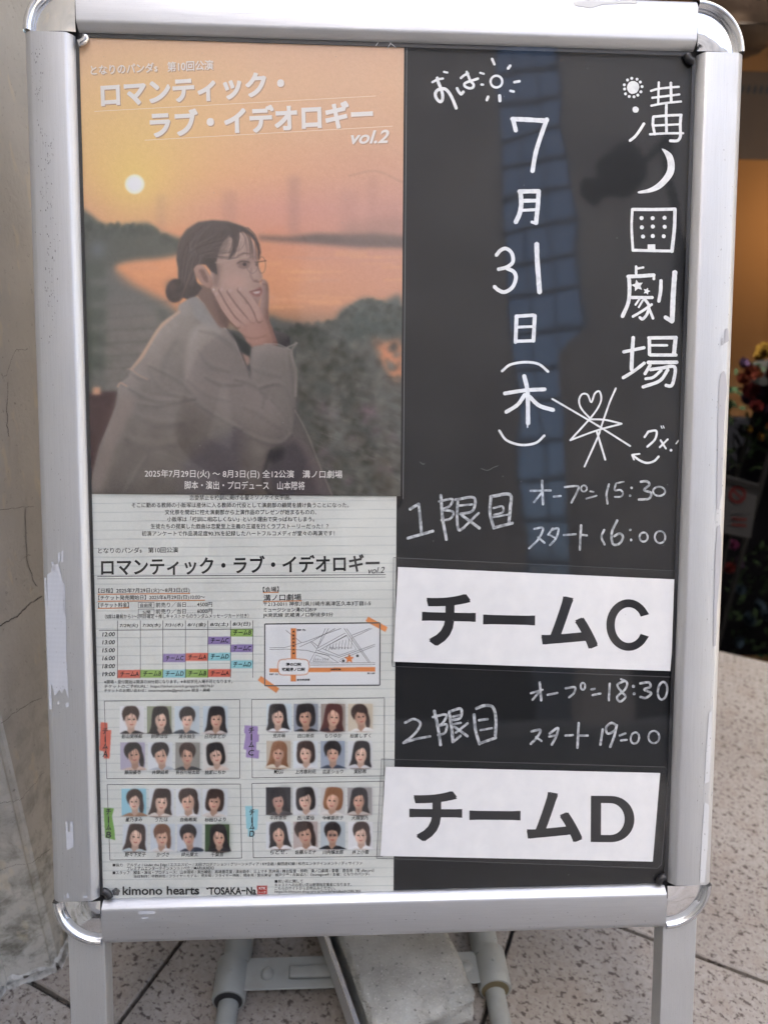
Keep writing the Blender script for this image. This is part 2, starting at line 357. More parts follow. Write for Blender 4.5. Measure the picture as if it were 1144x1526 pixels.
# ------------------------------------------------------------------ picture painter (flat print of the flyers)
SS = 2.0
class Canvas:
    def __init__(s, u0, v0, u1, v1):
        s.u0, s.v0 = u0, v0; s.w = int((u1 - u0) * SS); s.h = int((v1 - v0) * SS)
        yy, xx = np.mgrid[0:s.h, 0:s.w]; s.U = u0 + (xx + .5) / SS; s.Vv = v0 + (yy + .5) / SS
        s.im = np.zeros((s.h, s.w, 3), np.float32)
    def _win(s, P, pad):
        a = int(max(0, (P[:, 0].min() - pad - s.u0) * SS)); b = int(min(s.w, (P[:, 0].max() + pad - s.u0) * SS + 1))
        c = int(max(0, (P[:, 1].min() - pad - s.v0) * SS)); d = int(min(s.h, (P[:, 1].max() + pad - s.v0) * SS + 1))
        return a, b, c, d
    @staticmethod
    def blur(a, sig):
        if sig <= 0.2: return a
        r = int(3 * sig + 1); k = np.exp(-.5 * (np.arange(-r, r + 1) / sig) ** 2); k /= k.sum()
        for ax in (0, 1):
            pad = [(0, 0), (0, 0)]; pad[ax] = (r, r); ap = np.pad(a, pad, mode='edge'); out = np.zeros_like(a)
            for i, kk in enumerate(k): out += kk * (ap[i:i + a.shape[0]] if ax == 0 else ap[:, i:i + a.shape[1]])
            a = out
        return a
    def maskof(s, P, soft):
        keep = s.im; s.im = np.zeros((s.h, s.w, 3), np.float32); s.poly(P, (1, 1, 1), soft); m_ = s.im[..., 0]; s.im = keep; return m_
    def puffit(s, win, mask, puff):
        a, b, c, d = win; hgt = s.blur(mask, puff[0] * SS); gy, gx = np.gradient(hgt)
        s.im[c:d, a:b] += (mask * (gx * .62 + gy * .78) * puff[0] * SS * puff[1])[..., None] * np.array([1.06, 1, .95], np.float32)
    def comp(s, win, mask, col, alpha):
        a, b, c, d = win; mm = (mask * alpha)[..., None]
        s.im[c:d, a:b] = s.im[c:d, a:b] * (1 - mm) + np.asarray(col, np.float32) * mm
    def poly(s, P, col, soft=.5, alpha=1.0, smooth=0, puff=None):
        P = np.asarray(P, float)
        if smooth: P = cr(P, smooth, True)
        a, b, c, d = win = s._win(P, soft * 3 + 1)
        if b <= a or d <= c: return
        X = s.U[c:d, a:b]; Y = s.Vv[c:d, a:b]; inside = np.zeros(X.shape, bool); n = len(P)
        for i in range(n):
            x1, y1 = P[i]; x2, y2 = P[(i + 1) % n]
            if y1 == y2: continue
            inside ^= ((y1 > Y) != (y2 > Y)) & (X < (x2 - x1) * (Y - y1) / (y2 - y1) + x1)
        mk = s.blur(inside.astype(np.float32), soft * SS); s.comp(win, mk, col, alpha)
        if puff: s.puffit(win, mk, puff)
    def stroke(s, P, wd, col, soft=.5, alpha=1.0, smooth=6, puffs=0):
        P = np.asarray(P, float)
        if smooth and len(P) > 2: P = cr(P, smooth)
        W_ = np.interp(np.linspace(0, 1, len(P)), np.linspace(0, 1, len(wd)), wd) / 2 if hasattr(wd, '__len__') else np.full(len(P), wd / 2.0)
        a, b, c, d = win = s._win(P, W_.max() + soft * 3 + 1)
        if b <= a or d <= c: return
        X = s.U[c:d, a:b]; Y = s.Vv[c:d, a:b]; D = np.full(X.shape, 1e9)
        for i in range(len(P) - 1):
            p, q = P[i], P[i + 1]; e = q - p; L = max(e @ e, 1e-9)
            t_ = np.clip(((X - p[0]) * e[0] + (Y - p[1]) * e[1]) / L, 0, 1)
            D = np.minimum(D, np.hypot(X - p[0] - t_ * e[0], Y - p[1] - t_ * e[1]) - (W_[i] * (1 - t_) + W_[i + 1] * t_))
        mk = np.clip(.5 - D / max(soft * 2, .3), 0, 1).astype(np.float32); s.comp(win, mk, col, alpha)
        if puffs: s.puffit(win, mk, (2.2, puffs))
    def ell(s, cx, cy, rx, ry, col, soft=.5, alpha=1.0, rot=0):
        a = np.linspace(0, 2 * PI, 29)[:-1]; x = rx * np.cos(a); y = ry * np.sin(a)
        s.poly(np.stack([cx + x * math.cos(rot) - y * math.sin(rot), cy + x * math.sin(rot) + y * math.cos(rot)], 1), col, soft, alpha)
    def tufts(s, pts, n, rad, col, var, soft, seed=1):
        q = random.Random(seed)
        for _ in range(n):
            x, y = pts(q); g_ = q.uniform(-var, var); s.ell(x, y, q.uniform(.4, 1) * rad, q.uniform(.3, .8) * rad, (col[0] + g_, col[1] + g_, col[2] + g_), soft, .6, q.uniform(0, 3))
    def glow(s, cx, cy, r, col, alpha):
        g = np.exp(-((s.U - cx) ** 2 + (s.Vv - cy) ** 2) / (2 * r * r)).astype(np.float32)
        s.comp((0, s.w, 0, s.h), g, col, alpha)
    def grain(s, amp, cell, region=None):
        hh, ww = s.h // cell + 2, s.w // cell + 2
        g = rng.normal(0, 1, (hh, ww)).astype(np.float32); yi = np.arange(s.h) / cell; xi = np.arange(s.w) / cell
        y0 = yi.astype(int); x0 = xi.astype(int); fy = (yi - y0)[:, None]; fx = (xi - x0)[None]
        G = (g[y0][:, x0] * (1 - fy) * (1 - fx) + g[y0 + 1][:, x0] * fy * (1 - fx) + g[y0][:, x0 + 1] * (1 - fy) * fx + g[y0 + 1][:, x0 + 1] * fy * fx)
        if region is not None: G = G * region
        s.im += (G * amp)[..., None]
    def vgrad(s, stops):
        ys = [a for a, _ in stops]
        for k in range(3): s.im[..., k] = np.interp(s.Vv, ys, [c[k] for _, c in stops])
    def sample(s, uv):
        x = np.clip((uv[:, 0] - s.u0) * SS - .5, 0, s.w - 1.001); y = np.clip((uv[:, 1] - s.v0) * SS - .5, 0, s.h - 1.001)
        x0 = x.astype(int); y0 = y.astype(int); fx = (x - x0)[:, None]; fy = (y - y0)[:, None]; I = s.im
        return I[y0, x0] * (1 - fx) * (1 - fy) + I[y0, x0 + 1] * fx * (1 - fy) + I[y0 + 1, x0] * (1 - fx) * fy + I[y0 + 1, x0 + 1] * fx * fy
def printed_sheet(sheet, name, corners, canvas, nx, ny, veil=.0, gain=1.0, **k):
    """dense sheet with the printed picture as its colours (corners: tl, tr, br, bl)"""
    C4 = trace(corners, sheet.off); a = np.linspace(0, 1, nx); b = np.linspace(0, 1, ny); B, A = np.meshgrid(b, a, indexing='ij')
    A = A.ravel()[:, None]; B = B.ravel()[:, None]
    q = C4[0] * (1 - A) * (1 - B) + C4[1] * A * (1 - B) + C4[2] * A * B + C4[3] * (1 - A) * B
    col = canvas.sample(untrace(q, sheet.off)) / 255.0
    lin = np.where(col <= .04045, col / 12.92, ((np.maximum(col, 0) + .055) / 1.055) ** 2.4) * gain - veil
    lin = np.clip(lin, .004, .85)
    me = bpy.data.meshes.new(name); N = nx * ny
    V = np.zeros((N, 3), np.float32); V[:, 0] = q[:, 0] - sheet.x0; V[:, 2] = q[:, 1] - sheet.z0
    me.vertices.add(N); me.vertices.foreach_set('co', V.ravel())
    i = (np.arange(ny - 1)[:, None] * nx + np.arange(nx - 1)[None]).ravel()
    F = np.stack([i, i + nx, i + nx + 1, i + 1], 1).astype(np.int32); nf = len(F)
    me.loops.add(nf * 4); me.loops.foreach_set('vertex_index', F.ravel())
    me.polygons.add(nf); me.polygons.foreach_set('loop_start', np.arange(nf, dtype=np.int32) * 4)
    me.update(calc_edges=True)
    at = me.color_attributes.new('print', 'FLOAT_COLOR', 'POINT')
    at.data.foreach_set('color', np.concatenate([lin, np.ones((N, 1))], 1).astype(np.float32).ravel())
    return link(name, me, M_PHOTO, sheet.e, **k)

# ================================================================== SETTING
def gxy(r, s_):      # paving grid: r across the rows, s_ along them (rows run 27 degrees off the board)
    a = math.radians(27); return (math.sin(a) * r + math.cos(a) * s_, math.cos(a) * r - math.sin(a) * s_)
GROT = -math.radians(27)
Mg = Matrix.Rotation(GROT, 4, 'Z')
bm = bmesh.new()
# ground with an opening where the stair goes down (behind the last row of paving, r > 1.18)
def quad(bm, pts): bm.faces.new([bm.verts.new(p) for p in pts])
def gp(r, s_, z): x, y = gxy(r, s_); return (x, y, z)
for r0, r1, s0, s1 in ((-80, 1.178, -80, 80), (1.178, 80, -80, -.6), (1.178, 80, 2.2, 80), (3.2, 80, -.6, 2.2)):
    quad(bm, [gp(r0, s0, -.012), gp(r0, s1, -.012), gp(r1, s1, -.012), gp(r1, s0, -.012)])
ground = link('ground', bm_mesh(bm, 'ground'), M_GROUT, kind='structure')
tb = bmesh.new(); box_bm(tb, -.1972, .1972, -.1972, .1972, -.03, 0, .0016, 1); tile_me = bm_mesh(tb, 'paving_tile'); tile_me.materials.append(M_STONE)
for i in range(-2, 3):
    for j in range(-3, 5):
        r = -.002 + .4 * i + .2; s_ = .04 + .4 * j + .2
        if r > 1.0: continue
        o = bpy.data.objects.new('paving_tile', tile_me); COL.objects.link(o); o.parent = ground
        x, y = gxy(r, s_); o.location = (x, y, rng.uniform(-.0008, .0008)); o.rotation_euler = (0, 0, GROT)
# last row: ribbed stair-edge tiles
nb = bmesh.new()
box_bm(nb, -.1972, .1972, -.1972, .085, -.03, 0, .0016, 1)
for k in range(4):
    y0 = .094 + k * .026; box_bm(nb, -.1972, .1972, y0, y0 + .0165, -.03, .0005, .002, 1)
box_bm(nb, -.1972, .1972, .08, .196, -.03, -.006)
nos_me = bm_mesh(nb, 'stair_edge_tile'); nos_me.materials.append(M_STONE)
for j in range(-3, 5):
    o = bpy.data.objects.new('stair_edge_tile', nos_me); COL.objects.link(o); o.parent = ground
    x, y = gxy(.982, .04 + .4 * j + .2); o.location = (x, y, 0); o.rotation_euler = (0, 0, GROT)

# street behind the camera, where the sun reaches
M_ASPH = mat('asphalt', (.06, .06, .06), .85); t = NT(M_ASPH); t.color(t.mix(t.ramp(t.noise(60, 5), [(.4, 0), (.7, 1)]), (.05, .05, .05), (.09, .088, .085)))
M_PAVE = mat('grey_pavement', (.14, .13, .12), .85); t = NT(M_PAVE); t.color(t.mix(t.ramp(t.noise(3, 5), [(.4, 0), (.7, 1)]), (.28, .26, .235), (.22, .205, .185)))
box('road', -30, 30, -9.5, -4.0, -.11, -.004, M_ASPH, kind='structure')
box('pavement', -30, 30, -3.9, -.95, -.11, -.002, M_PAVE, kind='structure')
box('kerb', -30, 30, -4.0, -3.9, -.11, .02, M_CONC, kind='structure')
box('far_pavement', -30, 30, -12.5, -9.5, -.11, .10, M_PAVE, kind='structure')

# ------------------------------------------------------------------ old plaster pillar on the left
A_ = np.array([-.416, .239]); ang = math.radians(86)
B_ = A_ + 2.2 * np.array([math.cos(ang), math.sin(ang)]); C_ = np.array([-.474, .2175])
P2 = [A_, B_, (-2.6, 2.44), (-2.6, -.9), (-.62, -.9), C_]
pil = empty('plaster_pillar', (A_[0], A_[1], 0), label='old cream plaster pillar with cracks and mildew at the left of the poster stand', cat='pillar')
bm = bmesh.new(); lv = []
zs = [-.05] + list(np.linspace(0, 1.6, 3)) + [3.2]
rings = [[bm.verts.new((p[0] - A_[0], p[1] - A_[1], z)) for p in P2] for z in (-.05, 3.6)]
for i in range(6): bm.faces.new([rings[0][i], rings[0][(i + 1) % 6], rings[1][(i + 1) % 6], rings[1][i]])
bm.faces.new(rings[1]); bmesh.ops.bevel(bm, geom=[e for e in bm.edges if abs(e.verts[0].co.z - e.verts[1].co.z) > 1 and (Vector(e.verts[0].co[:2]).length < .08)], offset=.006, segments=3, affect='EDGES')
link('wall_face', bm_mesh(bm, 'wall_face'), M_PLASTER, pil, smooth=False)
fx = np.array([math.cos(ang), math.sin(ang)]); fn = np.array([fx[1], -fx[0]])   # outward normal of the side face
def on_side(u, v, lift=.0008):
    o_ = np.array([A_[0], A_[1]]) + fn * lift; d = rays((u, v))[0]
    k = ((o_ - CAM[:2]) @ fn) / (d[:2] @ fn); p = CAM + d * k; return p - np.array([A_[0], A_[1], 0])
lx = (C_ - A_) / np.linalg.norm(C_ - A_); ln = np.array([-lx[1], lx[0]]); ln = ln if ln[1] < 0 else -ln
def on_left(u, v, lift=.0008):
    o_ = np.array([A_[0], A_[1]]) + ln * lift; d = rays((u, v))[0]
    k = ((o_ - CAM[:2]) @ ln) / (d[:2] @ ln); p = CAM + d * k; return p - np.array([A_[0], A_[1], 0])
def crack(pts, wd, f):
    P = cr(np.array(pts, float), 5); P = P + rng.normal(0, .7, P.shape)
    Q = [f(*p) for p in P]; V = []; F = []
    for i, q in enumerate(Q):
        w_ = wd * (.5 + .5 * rng.random()); V += [q + np.array([0, 0, w_ / 2]), q - np.array([0, 0, w_ / 2])]
        if abs(P[-1][0] - P[0][0]) < 25: V[-2] = q + np.array([0, w_ * 1.2, 0]); V[-1] = q - np.array([0, w_ * 1.2, 0])
    for i in range(len(Q) - 1): F.append((2 * i, 2 * i + 1, 2 * i + 3, 2 * i + 2))
    link('crack', mesh('crack', V, F), M_CRACK, pil)
crack([(-6, 936), (13, 925), (29, 916), (44, 901), (62, 889)], .0016, on_side)
crack([(38, 756), (41, 833), (48, 856), (56, 875)], .0006, on_side)
crack([(30, 838), (41, 828), (46, 827)], .0005, on_side)
crack([(2, 1078), (31, 1056), (62, 1039)], .0007, on_side)
crack([(6, 562), (12, 556), (22, 524), (42, 521)], .0006, on_side)
crack([(12, 570), (11, 620), (14, 650)], .0005, on_side)
crack([(0, 760), (30, 756), (52, 755)], .0005, on_side)
crack([(30, 1193), (48, 1172), (66, 1150)], .0006, on_side)
crack([(-2, 1197), (15, 1195), (29, 1192)], .0006, on_left)
crack([(-4, 1299), (20, 1290), (47, 1286)], .0005, on_left)
crack([(49, 1286), (60, 1277), (75, 1265)], .0009, on_side)
cb = bmesh.new()
for f_, a_, b_, nn in ((1, np.array([0, 0]), (B_ - A_), 120), (2, (C_ - A_), np.array([0, 0]), 14), (3, np.array([-.62, -.9]) - A_, C_ - A_, 40)):
    dv = b_ - a_; L = np.linalg.norm(dv); nn = int(L / .006)
    nrm = np.array([dv[1], -dv[0]]) / L; prev = None
    for i in range(nn + 1):
        p = a_ + dv * i / nn; wob = .5 + .5 * math.sin(i * .9) * math.sin(i * .37 + 1) + rng.uniform(-.35, .35)
        out = .001 + .003 * max(wob, 0); up_ = .006 + .008 * max(wob, 0)
        pts = [(p[0] - nrm[0] * .002, p[1] - nrm[1] * .002, up_ + .003), (p[0] + nrm[0] * .004, p[1] + nrm[1] * .004, up_), (p[0] + nrm[0] * out * .8, p[1] + nrm[1] * out * .8, .007 + .004 * rng.random()), (p[0] + nrm[0] * (out + .003), p[1] + nrm[1] * (out + .003), .0005)]
        cur = [cb.verts.new(q) for q in pts]
        if prev: [cb.faces.new([prev[k], prev[k + 1], cur[k + 1], cur[k]]) for k in range(3)]
        prev = cur
link('sealant_bead', bm_mesh(cb, 'sealant_bead'), M_CAULK, pil, smooth=True)

# ------------------------------------------------------------------ stairwell behind on the right
M_TAN = mat('tan_wall', (.22, .118, .046), .75); t = NT(M_TAN); t.bump(t.noise(30, 5), .3, .004)
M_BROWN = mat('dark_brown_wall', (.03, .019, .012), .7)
M_STEP = mat('dark_step', (.005, .005, .006), .95, 0, .03)
def gbox(name, r0, r1, s0, s1, z0, z1, m_, parent=None, bev=0, **k):
    return box(name, s0, s1, r0, r1, z0, z1, m_, parent, bev, M=Mg, **k)
st = empty('basement_stairs', gp(1.18, .8, 0), (0, 0, 0), kind='structure')
def gpart(name, r0, r1, s0, s1, z0, z1, m_, parent, **k):
    Mt = Matrix.Translation(-Vector(parent.location)) @ Mg
    bm = bmesh.new(); box_bm(bm, s0, s1, r0, r1, z0, z1, 0, 2, Mt); return link(name, bm_mesh(bm, name), m_, parent, **k)
for i in range(7):
    gpart('stair_step', 1.1805 + .27 * i, 1.1805 + .27 * (i + 1) - .002 * (i < 6), -.598, 2.198, -1.6, -.17 * (i + 1), M_STEP, st)
wl = empty('stairwell_wall', gp(3.1, 1, 0), label='tan plaster wall at the back of the dark stairwell, at the right edge', cat='wall')
gpart('wall_face', 3.08, 3.3, -.6, 2.4, -1.5, 2.6, M_TAN, wl)
for k in range(9):
    c_ = on_y(1101 + 8.2 * k, 121 + k * .4, 2.05)
# side wall, ceiling
wl2 = empty('stairwell_side_wall', gp(2, 2.3, 0), label='dark brown side wall of the basement stairwell', cat='wall')
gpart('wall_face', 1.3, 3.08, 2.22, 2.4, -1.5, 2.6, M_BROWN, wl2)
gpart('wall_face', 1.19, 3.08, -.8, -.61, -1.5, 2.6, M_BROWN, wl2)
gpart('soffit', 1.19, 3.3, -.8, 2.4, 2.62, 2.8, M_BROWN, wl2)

# big hanging round lampshade of brown paper and the vent row under it
M_SHADE = mat('brown_paper_shade', (.055, .032, .018), .7)
c_ = on_y(1098, 22, 1.95)
ls = empty('round_hanging_shade', c_, label='large round brown shade hanging over the stairwell, top right corner', cat='lampshade')
V = []; F = []
R_ = .135; nu, nv = 32, 14
for j in range(nv + 1):
    ph = PI * (.06 + .88 * j / nv)
    for i in range(nu):
        a = 2 * PI * i / nu; rr = R_ * math.sin(ph); V.append((rr * math.cos(a), rr * math.sin(a), .8 * R_ * math.cos(ph)))
for j in range(nv):
    for i in range(nu): F.append((j * nu + i, j * nu + (i + 1) % nu, (j + 1) * nu + (i + 1) % nu, (j + 1) * nu + i))
link('paper_shade', mesh('paper_shade', V, F), M_SHADE, ls, smooth=True)
for j in range(1, nv):
    ph = PI * (.06 + .88 * j / nv)
    link('hoop', tube_mesh('hoop', [((R_ + .0008) * math.sin(ph) * math.cos(a), (R_ + .0008) * math.sin(ph) * math.sin(a), .8 * (R_ + .0008) * math.cos(ph)) for a in np.linspace(0, 2 * PI, 33)], .0016, 5, False), M_BROWN, ls) if j % 3 == 0 else None
link('cord', tube_mesh('cord', [(0, 0, .1), (0, 0, 2.6 - c_[2])], .003, 6), M_DARKMETAL, ls)
vp0 = on_y(1128, 124, 2.05)
vb = empty('vent_panel', on_y(1128, 150, 2.05), label='brown panel with a row of oval vent holes below the round shade', cat='panel')
bm = bmesh.new(); box_bm(bm, -.14, .14, -.006, .006, -.16, .075, .002, 1); M_VP = mat('brown_panel', (.07, .04, .022), .6)
link('panel_board', bm_mesh(bm, 'panel_board'), M_VP, vb)
for k in range(12):
    q = np.array([-.075 + .019 * k, -.0065, .028]); a = np.linspace(0, 2 * PI, 15)[:-1]
    V = [(q[0] + .0055 * math.cos(x), y, q[2] + .012 * math.sin(x)) for y in (-.0075, 0.0) for x in a]
    link('vent_hole', mesh('vent_hole', V, [list(range(14))] + [(i, (i + 1) % 14, 14 + (i + 1) % 14, 14 + i) for i in range(14)]), M_BACK, vb)
# warm lamp that lights the stairwell wall (paper globe just outside the picture)
lp = on_y(1205, 330, 2.25)
gl_ = empty('globe_lamp', lp, label='small warm globe lamp on the stairwell wall just outside the right edge', cat='lamp')
M_GLOW = bpy.data.materials.new('lamp_glow'); M_GLOW.use_nodes = True; b_ = M_GLOW.node_tree.nodes['Principled BSDF']
b_.inputs['Emission Color'].default_value = (1, .62, .28, 1); b_.inputs['Emission Strength'].default_value = 8; b_.inputs['Base Color'].default_value = (.8, .7, .5, 1)
bm = bmesh.new(); bmesh.ops.create_uvsphere(bm, u_segments=16, v_segments=10, radius=.055); link('globe', bm_mesh(bm, 'globe'), M_GLOW, gl_, smooth=True)
link('bracket', tube_mesh('bracket', [(0, 0, .05), (0, .0, .12), (.05, .25, .14)], .006, 8), M_DARKMETAL, gl_)

pb = on_y(1120, 625, 1.78)
bp = empty('shade_backdrop', (pb[0], 1.78, -.6), label='black partition added to stand in for the dark behind the flower stand', cat='backdrop')
M_BACKDROP = mat('shade_backdrop_black', (.003, .003, .004), .95, 0, .03)  # black sheet added where the stairwell behind the flowers falls dark
box('backdrop_sheet', -.55, .75, 0, .03, 0, pb[2] + .6, M_BACKDROP, bp)
# flower stand standing in the stairwell entrance
fs0 = on_y(1150, 820, 1.62)
fl_top = on_y(1135, 600, 1.62)
fs = empty('flower_stand', (fs0[0], fs0[1], -.51), label='celebration flower stand with orange and red blooms in the dark stairwell', cat='flower stand')
FB = np.array([fs0[0], fs0[1], -.51])
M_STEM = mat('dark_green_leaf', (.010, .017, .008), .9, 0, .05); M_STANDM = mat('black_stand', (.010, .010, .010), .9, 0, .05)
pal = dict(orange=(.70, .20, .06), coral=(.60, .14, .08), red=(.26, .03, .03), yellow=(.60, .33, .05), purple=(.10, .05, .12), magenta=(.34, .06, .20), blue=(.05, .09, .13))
MF = {k: mat(k + '_petal', tuple(.17 * q for q in v), .8, 0, .1) for k, v in pal.items()}  # scaled down so the stairwell shade sits in the petal colours
def bloom(rad, seed):
    r_ = random.Random(seed); V = []; F = []
    for ring, (n, tilt, l) in enumerate(((7, .35, 1.0), (6, .75, .8), (5, 1.15, .55))):
        for i in range(n):
            a = 2 * PI * (i + .5 * ring) / n + r_.uniform(-.1, .1); b = len(V); wd = rad * .42
            for s_ in (0, .35, .7, 1.0):
                tt = tilt + .5 * s_; x = rad * l * s_ * math.cos(tt * .8); z = rad * l * s_ * math.sin(tt); ww = wd * math.sin(PI * min(.12 + .75 * s_, 1)) * l
                for sg in (-1, 1): V.append((x * math.cos(a) - sg * ww * math.sin(a), x * math.sin(a) + sg * ww * math.cos(a), z + .002 * ring))
            for k in range(3): F.append((b + 2 * k, b + 2 * k + 1, b + 2 * k + 3, b + 2 * k + 2))
    return V, F
bms = {}
for nm in pal:
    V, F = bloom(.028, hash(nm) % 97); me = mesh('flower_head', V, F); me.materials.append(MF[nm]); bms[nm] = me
heads = [(1112, 556, 'coral', 1.0), (1106, 570, 'coral', .9), (1137, 528, 'yellow', 1.1), (1126, 534, 'yellow', .8), (1122, 560, 'orange', .9), (1140, 560, 'red', 1.2), (1118, 585, 'red', 1.1), (1133, 590, 'purple', 1.1), (1150, 585, 'red', 1.2), (1106, 600, 'purple', 1.0), (1124, 610, 'red', .9), (1142, 618, 'purple', 1.1), (1112, 640, 'yellow', .5), (1128, 652, 'yellow', .6), (1145, 640, 'orange', .7), (1160, 545, 'coral', 1.2), (1165, 600, 'orange', 1.1), (1175, 570, 'magenta', 1.1), (1103, 545, 'purple', .8), (1090, 815, 'magenta', .8), (1094, 838, 'purple', .9), (1084, 850, 'red', .9), (1108, 925, 'blue', 1.2), (1125, 905, 'blue', 1.0), (1138, 920, 'blue', 1.1), (1095, 955, 'blue', .9), (1155, 900, 'purple', 1.1), (1100, 880, 'blue', .8)]
for u, v, c2, sc_ in heads:
    p = on_y(u, v, 1.60 + rng.uniform(-.05, .05))
    o = bpy.data.objects.new('flower_head', bms[c2]); COL.objects.link(o); o.parent = fs; o.location = p - FB
    o.scale = (sc_, sc_, sc_); o.rotation_euler = (rng.uniform(.5, 1.3), rng.uniform(-.4, .4), rng.uniform(-1, 1))
V = []; F = []
for i in range(420):
    c_ = on_y(rng.uniform(1085, 1215), rng.choice([rng.uniform(540, 700), rng.uniform(820, 980)]), 1.66 + rng.uniform(-.06, .08)) - FB
    d = rng.normal(0, 1, 3); d /= np.linalg.norm(d); e = np.cross(d, rng.normal(0, 1, 3)); e /= np.linalg.norm(e); L = rng.uniform(.02, .045); b = len(V)
    V += [c_, c_ + d * L * .5 + e * L * .22, c_ + d * L, c_ + d * L * .5 - e * L * .22]; F.append((b, b + 1, b + 2, b + 3))
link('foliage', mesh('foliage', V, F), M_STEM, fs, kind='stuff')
for sx in (-.13, .13):
    for sy in (-.1, .14):
        link('stand_leg', tube_mesh('stand_leg', [(sx * 1.3, sy, 0), (sx, sy * .6, .55), (sx * .8, sy * .5, 1.0)], .008, 8), M_STANDM, fs)
link('basket', tube_mesh('basket', [(0, .06, .80), (0, .06, .88), (0, .06, .98)], [.10, .13, .15], 18), M_STANDM, fs)

# notice card with a red prohibition ring, hanging in the dark entrance
cc = [on_y(u, v, 1.40) for u, v in ((1078, 707), (1130, 722), (1118, 802), (1073, 794))]
cpos = sum(cc) / 4
nc = empty('notice_card', cpos, label='white notice card, darkened in colour for its shade, with a red prohibition ring below the flowers', cat='notice')
M_CARD = mat('shaded_white_card', (.028, .028, .029), .9, 0, .05); M_RED = mat('red_print', (.045, .008, .008), .9, 0, .05)  # deep shade is put into these near-black card and print colours
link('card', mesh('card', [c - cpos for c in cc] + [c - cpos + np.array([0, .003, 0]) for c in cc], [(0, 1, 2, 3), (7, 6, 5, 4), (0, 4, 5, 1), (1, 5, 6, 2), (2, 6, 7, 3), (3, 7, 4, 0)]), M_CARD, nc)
def cardring(cu, cv, r0, r1, y=1.3965):
    a = np.linspace(0, 2 * PI, 25)[:-1]; V = [on_y(cu + r * math.cos(x), cv + r * math.sin(x), y) - cpos for r in (r0, r1) for x in a]
    return mesh('ring_mark', V, [(i, (i + 1) % 24, 24 + (i + 1) % 24, 24 + i) for i in range(24)])
link('ring_mark', cardring(1098, 737, 9, 13), M_RED, nc)
link('bar_mark', mesh('bar_mark', [on_y(u, v, 1.396) - cpos for u, v in ((1090, 731), (1092, 729), (1106, 743), (1104, 745))], [(0, 1, 2, 3)]), M_RED, nc)
for yy in (762, 771, 780):
    link('text_line', mesh('text_line', [on_y(u, v, 1.396) - cpos for u, v in ((1090, yy), (1112, yy + 2), (1111, yy + 5), (1089, yy + 3))], [(0, 1, 2, 3)]), M_RED if yy > 765 else M_INK, nc)
link('clip_bar', mesh('clip_bar', [on_y(u, v, yv) - cpos for yv in (1.393, 1.399) for u, v in ((1072, 709), (1130, 724), (1130, 732), (1072, 717))], [(0, 1, 2, 3), (7, 6, 5, 4), (0, 4, 5, 1), (1, 5, 6, 2), (2, 6, 7, 3), (3, 7, 4, 0)]), M_STANDM, nc)
link('card_pole', tube_mesh('card_pole', [(0, .012, -cpos[2] - .34), (0, .012, .04)], .005, 8), M_STANDM, nc)

# ------------------------------------------------------------------ buildings: next door (added unseen to steer the sun) and across the street (seen in the clear cover)
M_BEIGE = mat('beige_cladding', (.32, .26, .21), .8); t = NT(M_BEIGE); t.color(t.mix(t.ramp(t.noise(.55, 5), [(.38, 0), (.62, 1)]), (.50, .41, .33), (.34, .28, .23)))
M_SHOP = mat('shop_wall', (.50, .46, .40), .8)
M_GLASS = mat('blue_glazing', (.42, .465, .51), .18, .85); M_MUL = mat('dark_mullion', (.13, .145, .165), .5)
M_DGLASS = mat('dark_window', (.012, .012, .014), .6, 0, .15)
nb_ = empty('shop_building', (0, 1.2, 0), label='shop building over the stairwell with an added side block that steers the light, out of the picture', cat='building')
def part(name, x0, x1, y0, y1, z0, z1, m_, par):
    L = par.location; return box(name, x0 - L.x, x1 - L.x, y0 - L.y, y1 - L.y, z0 - L.z, z1 - L.z, m_, par)
part('wall', 2.9, 9, -.9, 9, 0, 9, M_SHOP, nb_)  # unseen side block added for its shade and sunlit bounce
part('upper_wall', -3, 2.88, 2.9, 9, 2.85, 5, M_SHOP, nb_)
# across the street
fa = math.radians(20)
ob = empty('glazed_building', (4.02, -12.6, 0), (0, 0, fa), label='tall building across the street with a blue glazed strip, behind the camera', cat='building')
box('glass_wall', -.74, .74, -.5, 0, 2.2, 22, M_GLASS, ob)
for z in np.arange(2.2, 22, .80): box('mullion', -.74, .74, .002, .05, z, z + .055, M_MUL, ob)
for x in (-.74, -.27, .22, .70): box('mullion', x, x + .03, .004, .05, 2.2, 22, M_MUL, ob)
box('base_wall', -.74, .74, -.6, .1, 0, 2.2, M_MUL, ob)
b1 = empty('beige_building', (-4, -12.7, 0), label='beige building across the street left of the glazed one, behind the camera', cat='building')
part('wall', -16, 3.31, -20, -12.83, 2.6, 18.5, M_BEIGE, b1); part('shopfront', -16, 3.31, -20, -12.83, .1, 2.6, M_DGLASS, b1)
b2 = empty('beige_building', (9, -12.7, 0), label='beige building across the street right of the glazed one, behind the camera', cat='building')
part('wall', 4.73, 20, -20, -12.33, 2.6, 18.5, M_BEIGE, b2); part('shopfront', 4.73, 20, -20, -12.33, .1, 2.6, M_DGLASS, b2)
lb = empty('added_shade_block', (-3, -2.5, 0), label='low pale block added unseen beside the pillar to shade the stand', cat='building')
part('wall', -6, -.68, -6, -.92, 0, 5.0, M_SHOP, lb)  # unseen block added to keep direct sun off the stand
